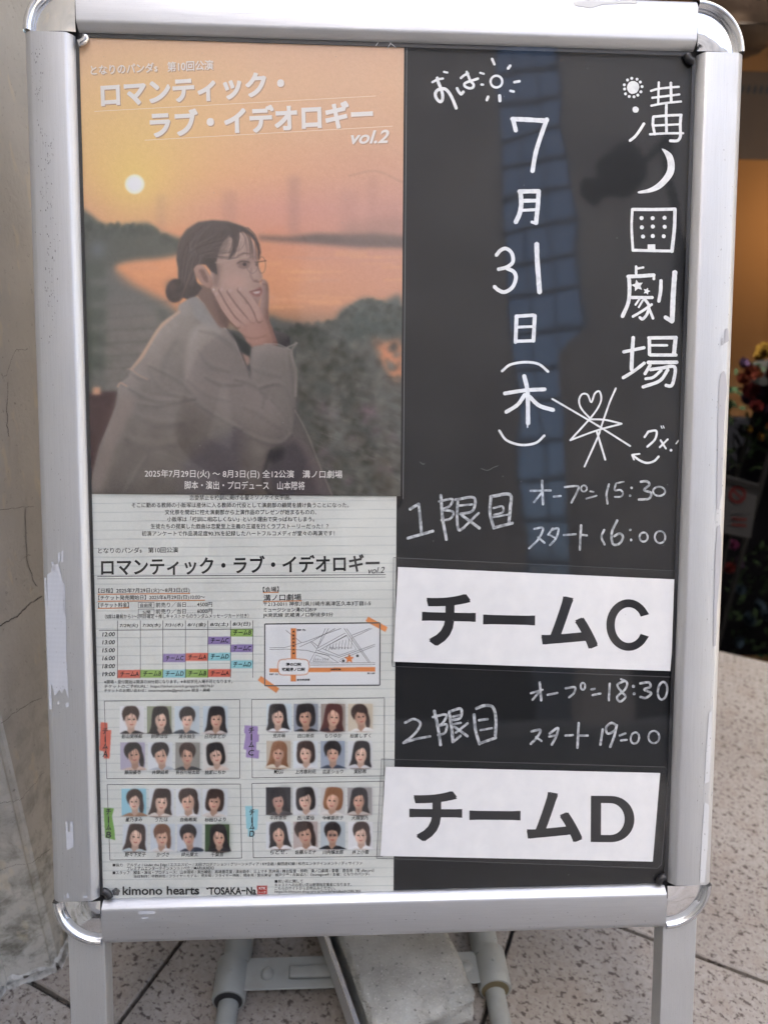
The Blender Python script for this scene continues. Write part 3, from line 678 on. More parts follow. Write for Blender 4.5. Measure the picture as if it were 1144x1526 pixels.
# tapering lower block in front of the glass strip
b3 = empty('stair_tower', (5.2, -10.9, 0), label='slim beige stair tower across the street, behind the camera', cat='building')
V = [(3.82, -11.3, 0), (4.6, -11.3, 0), (4.6, -11.3, 7.5), (3.98, -11.3, 6.9), (3.82, -11.9, 0), (4.6, -11.9, 0), (4.6, -11.9, 7.5), (3.98, -11.9, 6.9)]
link('wall', mesh('wall', [np.array(v) - np.array([5.2, -10.9, 0]) for v in V], [(0, 1, 2, 3), (7, 6, 5, 4), (0, 4, 5, 1), (1, 5, 6, 2), (2, 6, 7, 3), (3, 7, 4, 0)]), M_BEIGE, b3)
# street lamp whose dark head shows in the reflection
M_LAMPBLK = mat('matt_black_paint', (.012, .012, .013), .9, 0, .1)
def mirrored(u, v, y):      # where the thing seen mirrored at this spot of the cover really stands
    d = rays((u, v))[0]; k = -((CAM - 0) @ SN) / (d @ SN); p = CAM + d * k; r = d - 2 * (d @ SN) * SN; return p + r * (y - p[1]) / r[1]
sl = empty('street_lamp', mirrored(990, 225, -8.6) * np.array([1, 1, 0]), label='dark street lamp with a drooping arm across the street, behind the camera', cat='street lamp')
sl0 = np.array(sl.location); base_ = mirrored(990, 225, -8.6)
link('pole', tube_mesh('pole', [(0, 0, 0), (0, 0, base_[2] + .3)], [.10, .06], 12), M_LAMPBLK, sl)
link('arm', tube_mesh('arm', [np.array((0, 0, base_[2] + .2)), mirrored(968, 226, -8.6) - sl0, mirrored(948, 243, -8.6) - sl0], .06, 8), M_LAMPBLK, sl)
link('lamp_head', tube_mesh('lamp_head', [mirrored(u, v, -8.6) - sl0 for u, v in ((952, 238), (940, 243), (922, 258), (912, 270), (900, 274), (880, 284), (868, 288))], [.12, .33, .36, .16, .14, .22, .05], 14), M_LAMPBLK, sl, smooth=True)

# ------------------------------------------------------------------ the photographer, standing behind the camera (seen only as a dark reflection)
ph = empty('person', (-.22, -.95, 0), label='person in dark shirt and trousers holding up a phone, standing behind the camera', cat='person')
M_CLOTH = mat('dark_cloth', (.018, .019, .024), .85); M_SKINP = mat('skin', (.42, .27, .20), .55); M_HAIRP = mat('black_hair', (.01, .009, .009), .5)
def skinned(name, J, E_, m_, lvl=2):
    me = bpy.data.meshes.new(name); me.from_pydata([j[:3] for j in J], E_, []); o = bpy.data.objects.new(name, me); COL.objects.link(o)
    md = o.modifiers.new('skin', 'SKIN'); sub = o.modifiers.new('sub', 'SUBSURF'); sub.levels = sub.render_levels = lvl
    for v, j in zip(me.skin_vertices[0].data, J): v.radius = (j[3], j[4] if len(j) > 4 else j[3])
    me.skin_vertices[0].data[0].use_root = True
    dg = bpy.context.evaluated_depsgraph_get(); dg.update(); m2 = bpy.data.meshes.new_from_object(o.evaluated_get(dg))
    bpy.data.objects.remove(o); return link(name, m2, m_, ph, smooth=True)
CL = np.array(ph.location); hand = {sx: CAM - CL + np.array([.035 * sx, -.045, -.03]) for sx in (-1, 1)}
J = [(0, 0, .92, .155, .11), (0, 0, 1.10, .14, .10), (0, 0, 1.27, .165, .11), (0, .01, 1.40, .15, .09), (0, .02, 1.47, .06), (0, .04, 1.54, .055)]; E_ = [(0, 1), (1, 2), (2, 3), (3, 4), (4, 5)]
for sx in (-1, 1):
    b0 = len(J); J += [(.10 * sx, 0, .84, .092), (.12 * sx, .02, .48, .062), (.13 * sx, -.01, .10, .045), (.14 * sx, .05, .045, .045), (.15 * sx, .17, .035, .038)]
    E_ += [(0, b0), (b0, b0 + 1), (b0 + 1, b0 + 2), (b0 + 2, b0 + 3), (b0 + 3, b0 + 4)]
    h_ = hand[sx]; b1 = len(J); J += [(.19 * sx, 0, 1.38, .058), (.23 * sx, .06, 1.12, .045), (h_[0] + .06 * sx, h_[1] - .10, h_[2] - .03, .030)]
    E_ += [(3, b1), (b1, b1 + 1), (b1 + 1, b1 + 2)]
body = skinned('clothed_body', J, E_, M_CLOTH)
hd = skinned('head', [(0, .05, 1.53, .052), (0, .07, 1.60, .070, .080), (0, .07, 1.68, .078, .092), (0, .06, 1.74, .062, .07), (0, .155, 1.635, .012)], [(0, 1), (1, 2), (2, 3), (1, 4)], M_SKINP)
skinned('hair', [(0, .035, 1.66, .085, .088), (0, .03, 1.74, .080, .09), (0, .05, 1.775, .055, .07)], [(0, 1), (1, 2)], M_HAIRP)
for sx in (-1, 1):
    h_ = hand[sx]; Jh = [(h_[0] + .058 * sx, h_[1] - .095, h_[2] - .028, .024), (h_[0] + .045 * sx, h_[1] - .04, h_[2] - .02, .028, .018), (h_[0] + .035 * sx, h_[1] - .005, h_[2] - .012, .026, .016)]; Eh = [(0, 1), (1, 2)]
    for k, dz in enumerate((-.024, -.008, .008, .022)):
        b0 = len(Jh); L_ = (.8, .95, 1, .9)[k]; Jh += [(h_[0] + .040 * sx, h_[1] + .018 * L_, h_[2] + dz, .009), (h_[0] + .028 * sx, h_[1] + .030 * L_, h_[2] + dz, .008), (h_[0] + .008 * sx, h_[1] + .028, h_[2] + dz, .007)]
        Eh += [(2, b0), (b0, b0 + 1), (b0 + 1, b0 + 2)]
    b0 = len(Jh); Jh += [(h_[0] + .03 * sx, h_[1] - .02, h_[2] + .02, .010), (h_[0] + .012 * sx, h_[1] - .008, h_[2] + .034, .008)]; Eh += [(1, b0), (b0, b0 + 1)]
    skinned('hand', Jh, Eh, M_SKINP, 1)
pm = Matrix.Translation(Vector(CAM - np.array([0, .022, .02]))) @ Matrix.Rotation(math.radians(-23), 4, 'X')
phone = box('phone', -.036, .036, -.004, .004, -.075, .03, M_DARKMETAL, None, .003, 2, M=pm); tag(phone, 'black phone held in both hands behind the camera', 'phone')

# ================================================================== POSTER STAND
stand = empty('poster_stand', (0, 0, 0), (-LEAN, 0, 0), label='leaning aluminium snap-frame poster stand with rounded chrome corners', cat='poster stand')
Z0, Z1, X1 = LEG, LEG + H, W / 2           # inner face edges
PANEL = .0105                                # panel lies this far behind the rail faces
PROF = [(-.0062, .0085), (-.0058, .0066), (-.0046, .0044), (-.0010, .0006), (0, 0), (.0020, -.0002), (.0300, -.0002), (.0312, .0004), (.0340, .0018), (.0365, .0045), (.0380, .0085), (.0385, .0120), (.0385, .0240), (.0, .0240), (-.0062, .0240)]
def rail(name, a, b, outdir, m_):
    """extruded snap profile from a to b (x,z); outdir points away from the opening; y = depth"""
    V = []; n = len(PROF)
    for p in (a, b):
        for d, y in PROF: V.append((p[0] + outdir[0] * d, y, p[1] + outdir[1] * d))
    F = [(i, (i + 1) % n, n + (i + 1) % n, n + i) for i in range(n)] + [list(range(n)), list(range(2 * n - 1, n - 1, -1))]
    me = mesh(name, V, F); bm = bmesh.new(); bm.from_mesh(me); bmesh.ops.recalc_face_normals(bm, faces=bm.faces); bm.to_mesh(me); bm.free()
    return auto_smooth(link(name, me, m_, stand), 28)
g = .0095
rail('frame_rail', (-X1, Z0 + g), (-X1, Z1 - g), (-1, 0), M_ALU_V)
rail('frame_rail', (X1, Z0 + g), (X1, Z1 - g), (1, 0), M_ALU_V)
rail('frame_rail', (-X1 + g, Z1), (X1 - g, Z1), (0, 1), M_ALU_H)
rail('frame_rail', (-X1 + g, Z0), (X1 - g, Z0), (0, -1), M_ALU_H)
def corner(sx, sz):
    cx, cz = sx * (X1 - g + .0012), (Z1 if sz > 0 else Z0) - sz * (g - .0012); R1 = .0385 + g - .0018
    V = []; F = []
    prof = [(.0, .0018), (.006, .0012), (.012, .0010), (.022, .0016), (.032, .0031), (.0375, .0042), (.0385, .0046)]
    rim = [(.0386, .0046), (.0392, .0006), (.0410, -.0012), (.0435, -.0010), (.0455, .0010), (R1, .0050), (R1, .0230)]
    def sweep(pr, name, m_):
        V = []; F = []; n = 20
        for k in range(n + 1):
            a = (PI / 2) * k / n
            for r, y in pr: V.append((cx + sx * r * math.cos(a), y, cz + sz * r * math.sin(a)))
        q = len(pr)
        for k in range(n):
            for i in range(q - 1): F.append((k * q + i, k * q + i + 1, (k + 1) * q + i + 1, (k + 1) * q + i))
        me = mesh(name, V, F); bm = bmesh.new(); bm.from_mesh(me); bmesh.ops.remove_doubles(bm, verts=bm.verts, dist=1e-5); bmesh.ops.recalc_face_normals(bm, faces=bm.faces)
        av = sum((f.normal.y for f in bm.faces))
        if av > 0: bmesh.ops.reverse_faces(bm, faces=bm.faces)
        bm.to_mesh(me); bm.free(); return me
    cpn = link('corner_cap', sweep(prof, 'corner_cap', None), M_CHROME, stand, smooth=True)
    link('rim', sweep(rim, 'rim', None), M_RIM, cpn, smooth=True)
    # curled inner lip: quarter of a small tube closing the corner on its inside
    pts = [(cx + sx * (-.0005 + .0075 * math.cos(a)) , .004 + .0, cz + sz * (-.0005 + .0075 * math.sin(a))) for a in np.linspace(PI + .1, 1.5 * PI - .1, 7)]
    link('corner_clip', tube_mesh('corner_clip', [(p[0], .0050, p[2]) for p in pts], .0034, 12), M_RIM if (sx < 0 and sz > 0) else M_DARKMETAL, stand, smooth=True)
    # dark filler under the gap between cap and rails
    box('corner_filler', min(cx - sx * .004, cx + sx * .036), max(cx - sx * .004, cx + sx * .036), .0075, .02, min(cz - sz * .004, cz + sz * .036), max(cz - sz * .004, cz + sz * .036), M_DARKMETAL, stand)
for sx in (-1, 1):
    for sz in (-1, 1): corner(sx, sz)
box('backing_panel', -X1 - .02, X1 + .02, PANEL, .018, Z0 - .02, Z1 + .02, M_BACK, stand)
# narrow black gasket just inside the rails
for a in ((-X1 + .0060, -X1 + .0088, Z0 + .008, Z1 - .008), (X1 - .0095, X1 - .0060, Z0 + .008, Z1 - .008), (-X1 + .0097, X1 - .0097, Z1 - .0095, Z1 - .0058)):
    box('gasket', a[0], a[1], .0074, .0084, a[2], a[3], M_RUBBER, stand)
# front legs
for sx in (-1, 1):
    x0, x1 = sorted((sx * .2795, sx * .3145))
    box('leg', x0, x1, .0035, .0255, -.002, Z0 - .0387 + .03, M_LEG, stand, .0012, 2)
    box('foot_cap', x0 - .001, x1 + .001, .0025, .0265, -.006, .014, M_DARKMETAL, stand, .001)
# thin worn patches of peeled film and scuffs on the rails
def patch(uv, off=.0002, m_=M_FILM, name='film_remnant', lift=.0003):
    q = trace(uv, off + lift); V = [(a, -(off + lift), b) for a, b in q]
    link(name, mesh(name, V, [list(range(len(V)))]), m_, stand)
def jag(x0, x1, y0, y1, rag=2.5, n=14, endrag=6):
    L = []; y = np.linspace(y0, y1, n)
    for q in y: L.append((x1(q) + rng.uniform(-rag, rag) * .4, q + rng.uniform(-2, 2)))
    for q in y[::-1]: L.append((x0(q) + rng.uniform(-rag, rag), q + rng.uniform(-2, 2)))
    L[0] = (L[0][0], y0 - rng.uniform(0, endrag)); L[n - 1] = (L[n - 1][0], y1 + rng.uniform(0, endrag)); return L
patch([(71, 856), (77, 852), (76, 848), (80, 842), (87, 840), (89, 846), (94, 868), (96, 868), (95, 880), (96, 900), (98, 915), (99, 925), (99, 975), (101, 1010), (103, 1040), (102, 1040), (98, 1028), (96, 1026), (93, 1033), (89, 1028), (86, 1032), (82, 1037), (80, 1028), (76, 1018), (73, 960), (72, 920), (71, 880)])
patch([(87, 824), (90, 823), (90, 836), (87, 840)]); patch([(92, 822), (95, 820), (95, 838), (92, 838)]); patch([(77, 838), (80, 837), (83, 850), (80, 852)])
patch([(94, 872), (97, 870), (98, 912), (95, 914)]); patch([(86, 1046), (89, 1044), (88, 1050), (86, 1050)]); patch([(98, 1049), (103, 1046), (103, 1053), (99, 1055)])
patch([(66.5, 862), (69, 860), (71, 900), (74, 960), (76, 1010), (78, 1057), (74, 1057), (71, 980)], .0002)
patch([(98, 1224), (101, 1224), (102, 1240), (105, 1240), (105, 1224), (109, 1224), (110, 1262), (100, 1267), (99, 1250)])
patch([(96, 1333), (97, 1334), (98, 1339), (96, 1340)]); patch([(100, 1331), (102, 1330), (104, 1338), (99, 1339)]); patch([(124, 1335), (130, 1334), (131, 1339), (124, 1339)])
patch([(205, 1359), (214, 1357), (231, 1358), (231, 1362), (210, 1363)]); patch([(211, 1367), (221, 1366), (221, 1369), (212, 1370)])
wr = random.Random(5)
M_SPECK = mat('dark_speck', (.16, .16, .165), .7)
V = []; F = []
def speck(u, v, a, b):
    q = trace([(u - a, v - b), (u + a * wr.uniform(.3, 1), v - b * wr.random()), (u + a, v + b), (u - a * wr.random(), v + b * .8)], .0004); k = len(V)
    V.extend([(x, -.0004 - 1e-6 * k, z) for x, z in q]); F.append((k, k + 1, k + 2, k + 3))
for _ in range(150):
    v = wr.choice([wr.uniform(60, 260), wr.uniform(200, 520), wr.uniform(230, 480)]); u = 57 + (v - 60) * .03 + wr.gauss(0, 6) + 8 * (v > 200); speck(u, v, wr.uniform(.3, .8), wr.uniform(.4, 2.2))
for _ in range(60): v = wr.uniform(520, 1320); speck(70 + (v - 400) * .035 + wr.uniform(-8, 22), v, .4, wr.uniform(.4, 1.2))
for _ in range(60): v = wr.uniform(200, 1300); speck(1082 - (v - 200) * .033 + wr.uniform(-12, 12), v, .4, wr.uniform(.4, 1.5))
for _ in range(90): speck(wr.uniform(170, 980), wr.uniform(1358, 1398), wr.uniform(.4, 1.4), .5)
link('wear_specks', mesh('wear_specks', V, F), M_SPECK, stand, kind='stuff')
# scuffs on the right rail
M_SCUFF = mat('worn_film', (.42, .42, .44), .7, .1)
M_PALE = mat('pale_film', (.58, .59, .60), .6, .1)
patch([(1074, 556), (1078, 552), (1081, 560), (1083, 580), (1080, 600), (1078, 640), (1076, 690), (1075, 735), (1070, 760), (1067, 758), (1068, 700), (1069, 620), (1071, 570)], .0002, M_SCUFF, 'scuff')
patch([(1080, 490), (1084, 489), (1085, 508), (1079, 512)], .0002, M_SCUFF, 'scuff'); patch([(1074, 504), (1077, 503), (1077, 514), (1074, 515)], .0002, M_SCUFF, 'scuff')
patch([(1068, 785), (1072, 782), (1074, 800), (1073, 850), (1068, 900), (1066, 962), (1062, 964), (1063, 900), (1065, 830)], .0002, M_SCUFF, 'scuff')
patch([(1056, 1062), (1060, 1060), (1059, 1110), (1056, 1165), (1049, 1168), (1052, 1110)], .0002, M_PALE)
patch([(1049, 1195), (1056, 1200), (1054, 1260), (1049, 1315), (1042, 1316), (1045, 1250)], .0002, M_PALE)
patch([(854, 2), (880, 0), (900, 2), (948, 1), (950, 5), (900, 6), (880, 12), (856, 8)], .0002, M_PALE)

# rear support: painted steel tubes lying on the paving behind the board
sup = empty('steel_base', (-.02, .2, 0), label='grey painted steel tube base with collars and a riveted cross strap behind the stand', cat='base')
L0 = np.array([-.02, .2, 0])
def sl_(name, pts, rad, m_, seg=20, par=None): return auto_smooth(link(name, tube_mesh(name, [np.array(p) - L0 for p in pts], rad, seg), m_, par or sup), 40)
for sx, x in ((-1, -.187), (1, .1425)):
    sl_('thin_tube', [(x, -.35, .0135), (x, .28, .0135)], .0125, M_GREYPAINT)
    sl_('thick_tube', [(x + .004 * (sx < 0) - .004 * (sx > 0), .222, .019), (x + .004, .9, .019)], .0180, M_GREYPAINT)
    yc = .178 if sx < 0 else .181
    cl = sl_('collar', [(x, yc, .0185), (x, yc + .002, .0185), (x, yc + .048, .0185), (x, yc + .05, .0185)], [.0195, .0205, .0205, .0198], M_GREYPAINT)
    sl_('collar_mouth', [(x, yc - .0006, .0185), (x, yc + .001, .0185)], [.0172, .0172], M_RUST if sx > 0 else M_BACK, par=None)
    bm = bmesh.new(); bmesh.ops.create_uvsphere(bm, u_segments=10, v_segments=6, radius=.0022); me = bm_mesh(bm, 'pin'); o = link('pin', me, M_GREYPAINT, cl, smooth=True); o.location = Vector(np.array((x, yc + .026, .0388)) - L0)
bm = bmesh.new(); box_bm(bm, -.172, .128, .186, .228, .024, .0265, .001, 1, Matrix.Translation(-Vector(L0)))
link('cross_strap', bm_mesh(bm, 'cross_strap'), M_GREYPAINT, sup)
bm = bmesh.new(); box_bm(bm, -.115, .10, .198, .214, .026, .0305, .0035, 3, Matrix.Translation(-Vector(L0)))
link('strap_rib', bm_mesh(bm, 'strap_rib'), M_GREYPAINT, sup, smooth=True)
for x in (-.142, .11):
    bm = bmesh.new(); bmesh.ops.create_uvsphere(bm, u_segments=16, v_segments=8, radius=.0085, matrix=Matrix.Diagonal((1, 1, .5, 1)))
    o = link('rivet', bm_mesh(bm, 'rivet'), M_GREYPAINT, sup, smooth=True); o.location = Vector(np.array((x, .206, .0265)) - L0)

# concrete slab weight, chipped at its near end
zt = .088
c0 = on_z(512, 1412, zt); c1 = on_z(553, 1526, zt); c2 = on_z(672, 1396, zt); c3 = on_z(712, 1486, zt)
dr = (c1 - c0); dr /= np.linalg.norm(dr); sdv = np.array([-dr[1], dr[0], 0]); sdv = sdv if sdv[0] > 0 else -sdv
wdt = abs((c2 - c0) @ sdv); near = (c3 - c0) @ dr + .0
ctr = c0 - dr * .25; cb = bmesh.new(); nx_, ny_, nz_ = 30, 60, 10
L_ = .25 + near
grid = {}
def gv(i, j, k):
    key = (i, j, k)
    if key not in grid:
        x = wdt * i / nx_; y = L_ * j / ny_; z = .028 + (zt - .028) * k / nz_
        p = ctr + sdv * x + dr * y; p = np.array([p[0], p[1], z])
        grid[key] = cb.verts.new(p - np.array([ctr[0], ctr[1], 0]))
    return grid[key]
for i in range(nx_):
    for j in range(ny_):
        cb.faces.new([gv(i, j, nz_), gv(i + 1, j, nz_), gv(i + 1, j + 1, nz_), gv(i, j + 1, nz_)]); cb.faces.new([gv(i, j, 0), gv(i, j + 1, 0), gv(i + 1, j + 1, 0), gv(i + 1, j, 0)])
for k in range(nz_):
    for i in range(nx_):
        for j in (0, ny_): cb.faces.new([gv(i, j, k), gv(i + 1, j, k), gv(i + 1, j, k + 1), gv(i, j, k + 1)])
    for j in range(ny_):
        for i in (0, nx_): cb.faces.new([gv(i, j, k), gv(i, j + 1, k), gv(i, j + 1, k + 1), gv(i, j, k + 1)])
from mathutils import noise as mn
for (i, j, k), v in grid.items():
    fx_, fy_, fz_ = i / nx_, j / ny_, k / nz_
    edge = (i in (0, nx_)) + (j in (0, ny_)) + (k in (0, nz_))
    co = v.co.copy(); nn = mn.noise(co * 90); n2 = mn.noise(co * 35 + Vector((3, 1, 7)))
    inward = Vector(((.5 - fx_), 0, (.5 - fz_)))
    if edge >= 2: v.co += (Vector(sdv) * (.5 - fx_) * 2 + Vector(dr) * (.5 - fy_) * (2 if j in (0, ny_) else 0) + Vector((0, 0, 1)) * (.5 - fz_) * 2) * (.0022 + .0035 * max(nn + .25, 0))
    # broken near corners
    nearness = max(0, (fy_ - .86) / .14); rough_ = max(0, n2 + .25 + .6 * (fx_ > .7)) * nearness
    v.co += Vector((0, 0, -1)) * rough_ * .012 * fz_ - Vector(dr) * rough_ * .010 + Vector((nn, mn.noise(co * 120), nn)) * .0012 * (nearness + .25)
blk = link('concrete_slab', bm_mesh(cb, 'concrete_slab'), M_CONC, None, smooth=True)
blk.location = (ctr[0], ctr[1], 0)
tag(blk, 'grey concrete slab with a chipped end weighing down the steel base', 'concrete slab')
# thin metal angle lying along the slab
a0 = on_z(490, 1405, .075); a1 = on_z(536, 1535, .075); d_ = (a1 - a0) / np.linalg.norm(a1 - a0)
s0_, e0_ = a0 - d_ * .2, a1 + d_ * .12; mid = (s0_ + e0_) / 2; ang_ = math.atan2(d_[1], d_[0]); Lg = np.linalg.norm(e0_ - s0_)
an = empty('metal_angle', (mid[0], mid[1], 0), (0, 0, ang_), label='thin grey metal angle strip standing along the left side of the concrete slab', cat='metal strip')
box('upright_flange', -Lg / 2, Lg / 2, -.0015, .0015, .027, .077, M_LEG, an, .0006, 1)
box('edge_lip', -Lg / 2, Lg / 2, -.0040, .0022, .077, .0795, M_RIM, an, .0008, 2)
box('side_flange', -Lg / 2, Lg / 2, .0015, .014, .027, .030, M_LEG, an)

# ================================================================== BLACK CARD WITH MARKER WRITING
board = Sheet('black_board', [(598, 62), (1044, 84), (1008, 1330), (584, 1342)], -.0100, label='black card on the right half with hand-written white marker lettering', cat='black card')
board.slab('card', [(560, 50), (1046, 78), (1010, 1336), (560, 1346)], 0, .0004, M_BLACK)
def strokes(rb, ox, oy, sc, L, smooth=True, wob=.05):
    for wd, pts in L:
        P = np.array(pts, float) * sc + np.array([ox, oy])
        if smooth and len(P) > 2: P = cr(P, 7)
        elif len(P) == 2: P = P[0] + np.linspace(0, 1, 5)[:, None] * (P[1] - P[0])
        rb.add(P, wd * sc * 1.1, wob=wob)
def loop(rb, ox, oy, sc, c, rx, ry, wd, rot=0):
    a = np.linspace(0, 2 * PI, 25); x = rx * np.cos(a); y = ry * np.sin(a)
    P = np.stack([c[0] + x * math.cos(rot) - y * math.sin(rot), c[1] + x * math.sin(rot) + y * math.cos(rot)], 1) * sc + np.array([ox, oy])
    rb.add(P, wd * sc, caps=False, wob=.06)
def dots(rb, ox, oy, sc, L, r, ry=None):
    for p in L: rb.disc((p[0] * sc + ox, p[1] * sc + oy), r * sc, (ry or r) * sc)
def star(rb, ox, oy, sc, c, r, rot=0):
    P = [(c[0] + (r if k % 2 == 0 else r * .5) * math.sin(k * PI / 5 + rot), c[1] - (r if k % 2 == 0 else r * .5) * math.cos(k * PI / 5 + rot)) for k in range(10)]
    rb.area(np.array(P) * sc + np.array([ox, oy]))
# "good morning" scribble with a little sun, and the date
T = (630, 70, .17483); rb = Ribbons(board)
strokes(rb, *T, [(18, [(80, 300), (125, 277), (170, 269)]), (24, [(122, 264), (130, 300), (155, 360), (168, 420), (160, 460), (138, 463), (110, 430), (107, 392), (130, 364), (180, 356), (215, 382), (250, 440), (283, 522)]),
    (16, [(178, 212), (208, 218)]), (22, [(290, 352), (303, 378), (325, 402), (344, 382)]), (19, [(322, 265), (350, 242), (384, 226)]),
    (20, [(372, 212), (385, 245), (405, 290), (430, 318), (425, 345), (395, 352), (360, 337), (352, 318), (370, 302), (415, 287), (468, 270)]),
    (16, [(487, 220), (518, 229)]), (17, [(497, 320), (513, 321)]), (20, [(588, 102), (608, 148)]), (22, [(742, 160), (725, 182)]), (20, [(778, 300), (822, 292)]), (20, [(744, 374), (772, 380)]), (22, [(555, 425), (543, 453)]), (25, [(652, 414), (655, 460)])])
loop(rb, *T, (625, 295), 50, 50, 20)
rb.done('greeting_lettering', M_CHALK, board.e)
rb = Ribbons(board, 9e-5)
strokes(rb, *T, [(34, [(768, 614), (775, 650), (790, 712)]), (36, [(760, 614), (900, 620), (1052, 630)]), (34, [(1054, 618), (1010, 740), (960, 900), (932, 1058)])])
T = (720, 260, .18349)
strokes(rb, *T, [(34, [(300, 138), (306, 240), (292, 320), (262, 386)]), (32, [(290, 138), (450, 136)]), (32, [(448, 138), (440, 260), (426, 394)]), (22, [(392, 386), (426, 397)]), (28, [(315, 214), (430, 212)]), (22, [(320, 291), (420, 286)]),
    (27, [(105, 655), (140, 615), (185, 602), (230, 640), (238, 710), (190, 752), (122, 770)]), (28, [(190, 762), (245, 790), (263, 840), (235, 915), (172, 955), (120, 938), (90, 912)]), (36, [(432, 566), (436, 700), (446, 830), (455, 955)]),
    (28, [(268, 1155), (260, 1362)]), (26, [(265, 1152), (404, 1143)]), (28, [(416, 1147), (405, 1352)]), (20, [(280, 1240), (404, 1235)]), (24, [(265, 1355), (408, 1350)])])
T = (730, 530, .27098)
strokes(rb, *T, [(13, [(65, 85), (110, 50), (190, 36), (265, 46), (318, 88)]), (21, [(187, 112), (205, 200), (208, 372)]), (19, [(80, 208), (190, 191), (300, 185)]), (19, [(190, 215), (150, 270), (88, 310)]), (20, [(215, 225), (270, 275), (346, 299)]), (7, [(205, 375), (205, 394)]), (12, [(50, 412), (90, 465), (170, 491), (250, 480), (297, 440)])])
rb.done('date_lettering', M_CHALK, board.e)
# theatre name down the right side
T = (900, 90, .13766); rb = Ribbons(board, 1.5e-4)
dots(rb, *T, [(308, 292)], 67, 71); dots(rb, *T, [(215, 265), (250, 212), (296, 194), (353, 204), (388, 234), (407, 284), (394, 340), (361, 376), (320, 394), (268, 391), (228, 362), (218, 310)], 16)
dots(rb, *T, [(337, 533)], 35)
strokes(rb, *T, [(27, [(427, 685), (380, 760), (330, 825), (277, 868)]), (22, [(588, 238), (585, 340), (581, 470)]), (27, [(718, 244), (720, 340), (722, 440)]), (22, [(503, 330), (580, 308), (720, 292), (805, 286)]), (22, [(517, 405), (720, 380), (810, 368)]), (22, [(507, 490), (660, 462), (828, 445)]),
    (27, [(670, 478), (668, 600), (672, 780)]), (26, [(530, 610), (690, 596), (832, 591)]), (26, [(528, 614), (525, 700), (545, 800)]), (29, [(826, 595), (820, 700), (822, 815), (800, 862), (770, 872), (712, 870)]), (21, [(540, 705), (810, 692)]), (23, [(492, 800), (660, 790), (852, 788)])])
cres = cr(np.array([(620, 956), (680, 978), (735, 1030), (760, 1130), (745, 1230), (680, 1320), (600, 1390), (500, 1428), (378, 1440), (368, 1418), (470, 1392), (560, 1342), (640, 1260), (680, 1180), (680, 1090), (650, 1010)], float), 4, True)
rb.area(cres * T[2] + np.array(T[:2]))
T = (900, 290, .19663)
strokes(rb, *T, [(18, [(211, 112), (206, 250), (216, 424)]), (22, [(212, 112), (370, 113), (534, 110)]), (24, [(534, 112), (530, 250), (511, 430)]), (20, [(216, 421), (360, 425), (513, 428)]),
    (18, [(240, 545), (240, 600)]), (15, [(242, 562), (294, 552)]), (26, [(178, 621), (260, 618), (374, 610)]), (18, [(374, 612), (374, 640)]), (26, [(186, 628), (190, 720), (180, 820), (137, 922)]), (22, [(208, 780), (362, 780)]), (14, [(265, 792), (235, 835)]), (14, [(290, 802), (260, 854)]),
    (20, [(302, 788), (335, 840), (325, 900), (290, 943), (268, 931)]), (18, [(358, 832), (290, 880), (216, 924)]), (18, [(338, 862), (368, 938)]), (24, [(428, 652), (425, 730), (412, 808)]), (34, [(533, 590), (521, 760), (513, 955)]), (28, [(512, 962), (462, 930)]),
    (26, [(218, 1084), (210, 1200), (205, 1326)]), (22, [(146, 1192), (300, 1160)]), (22, [(142, 1388), (220, 1340), (302, 1277)]), (24, [(340, 1088), (341, 1212)]), (24, [(335, 1086), (543, 1084)]), (28, [(539, 1086), (526, 1212)]), (18, [(348, 1142), (474, 1142)]), (22, [(348, 1215), (543, 1216)]), (25, [(332, 1272), (548, 1271)]), (22, [(346, 1292), (307, 1358)]),
    (23, [(348, 1326), (430, 1315), (530, 1306), (526, 1400), (505, 1449), (466, 1446)]), (20, [(430, 1332), (370, 1384), (312, 1396)]), (23, [(480, 1327), (420, 1410), (292, 1458)])])
dots(rb, *T, [(281, 178), (365, 178), (455, 176), (284, 248), (366, 242), (456, 244), (292, 318), (366, 314), (449, 316)], 15.5)
rb.area(np.array([(327, 378), (384, 376), (386, 420), (327, 420)]) * T[2] + np.array(T[:2]))
star(rb, *T, (250, 690), 46, -.2); star(rb, *T, (320, 732), 28, .3)
rb.done('theatre_name_lettering', M_CHALK, board.e)
# heart scribble, arrow and exclamation
T = (730, 530, .27098); rb = Ribbons(board, 2.4e-4)
strokes(rb, *T, [(9, [(548, 345), (500, 290), (488, 245), (505, 212), (535, 215), (555, 256), (575, 208), (600, 197), (610, 240), (590, 290), (550, 345)]), (9, [(341, 238), (560, 366), (769, 497)]), (9, [(690, 180), (655, 260), (610, 390), (590, 450), (518, 610)]), (9, [(545, 350), (440, 465)]), (9, [(546, 350), (630, 353), (722, 374)]), (9, [(722, 375), (590, 410), (440, 465)]), (10, [(585, 415), (632, 572)]),
    (11, [(870, 416), (848, 448)]), (11, [(866, 418), (912, 414), (905, 460), (863, 501)]), (5, [(938, 386), (944, 400)]), (5, [(950, 386), (955, 398)]), (10, [(975, 460), (931, 504)]), (10, [(936, 465), (965, 511)]), (7, [(1035, 466), (1021, 484)]), (8, [(1074, 480), (1056, 498)]),
    (11, [(925, 555), (900, 580), (860, 590), (820, 575), (786, 550)]), (9, [(780, 545), (820, 540)]), (9, [(779, 546), (790, 572)])], wob=.08)
dots(rb, *T, [(993, 520)], 8); dots(rb, *T, [(1043, 543)], 7)
rb.done('doodle_lettering', M_CHALK, board.e)
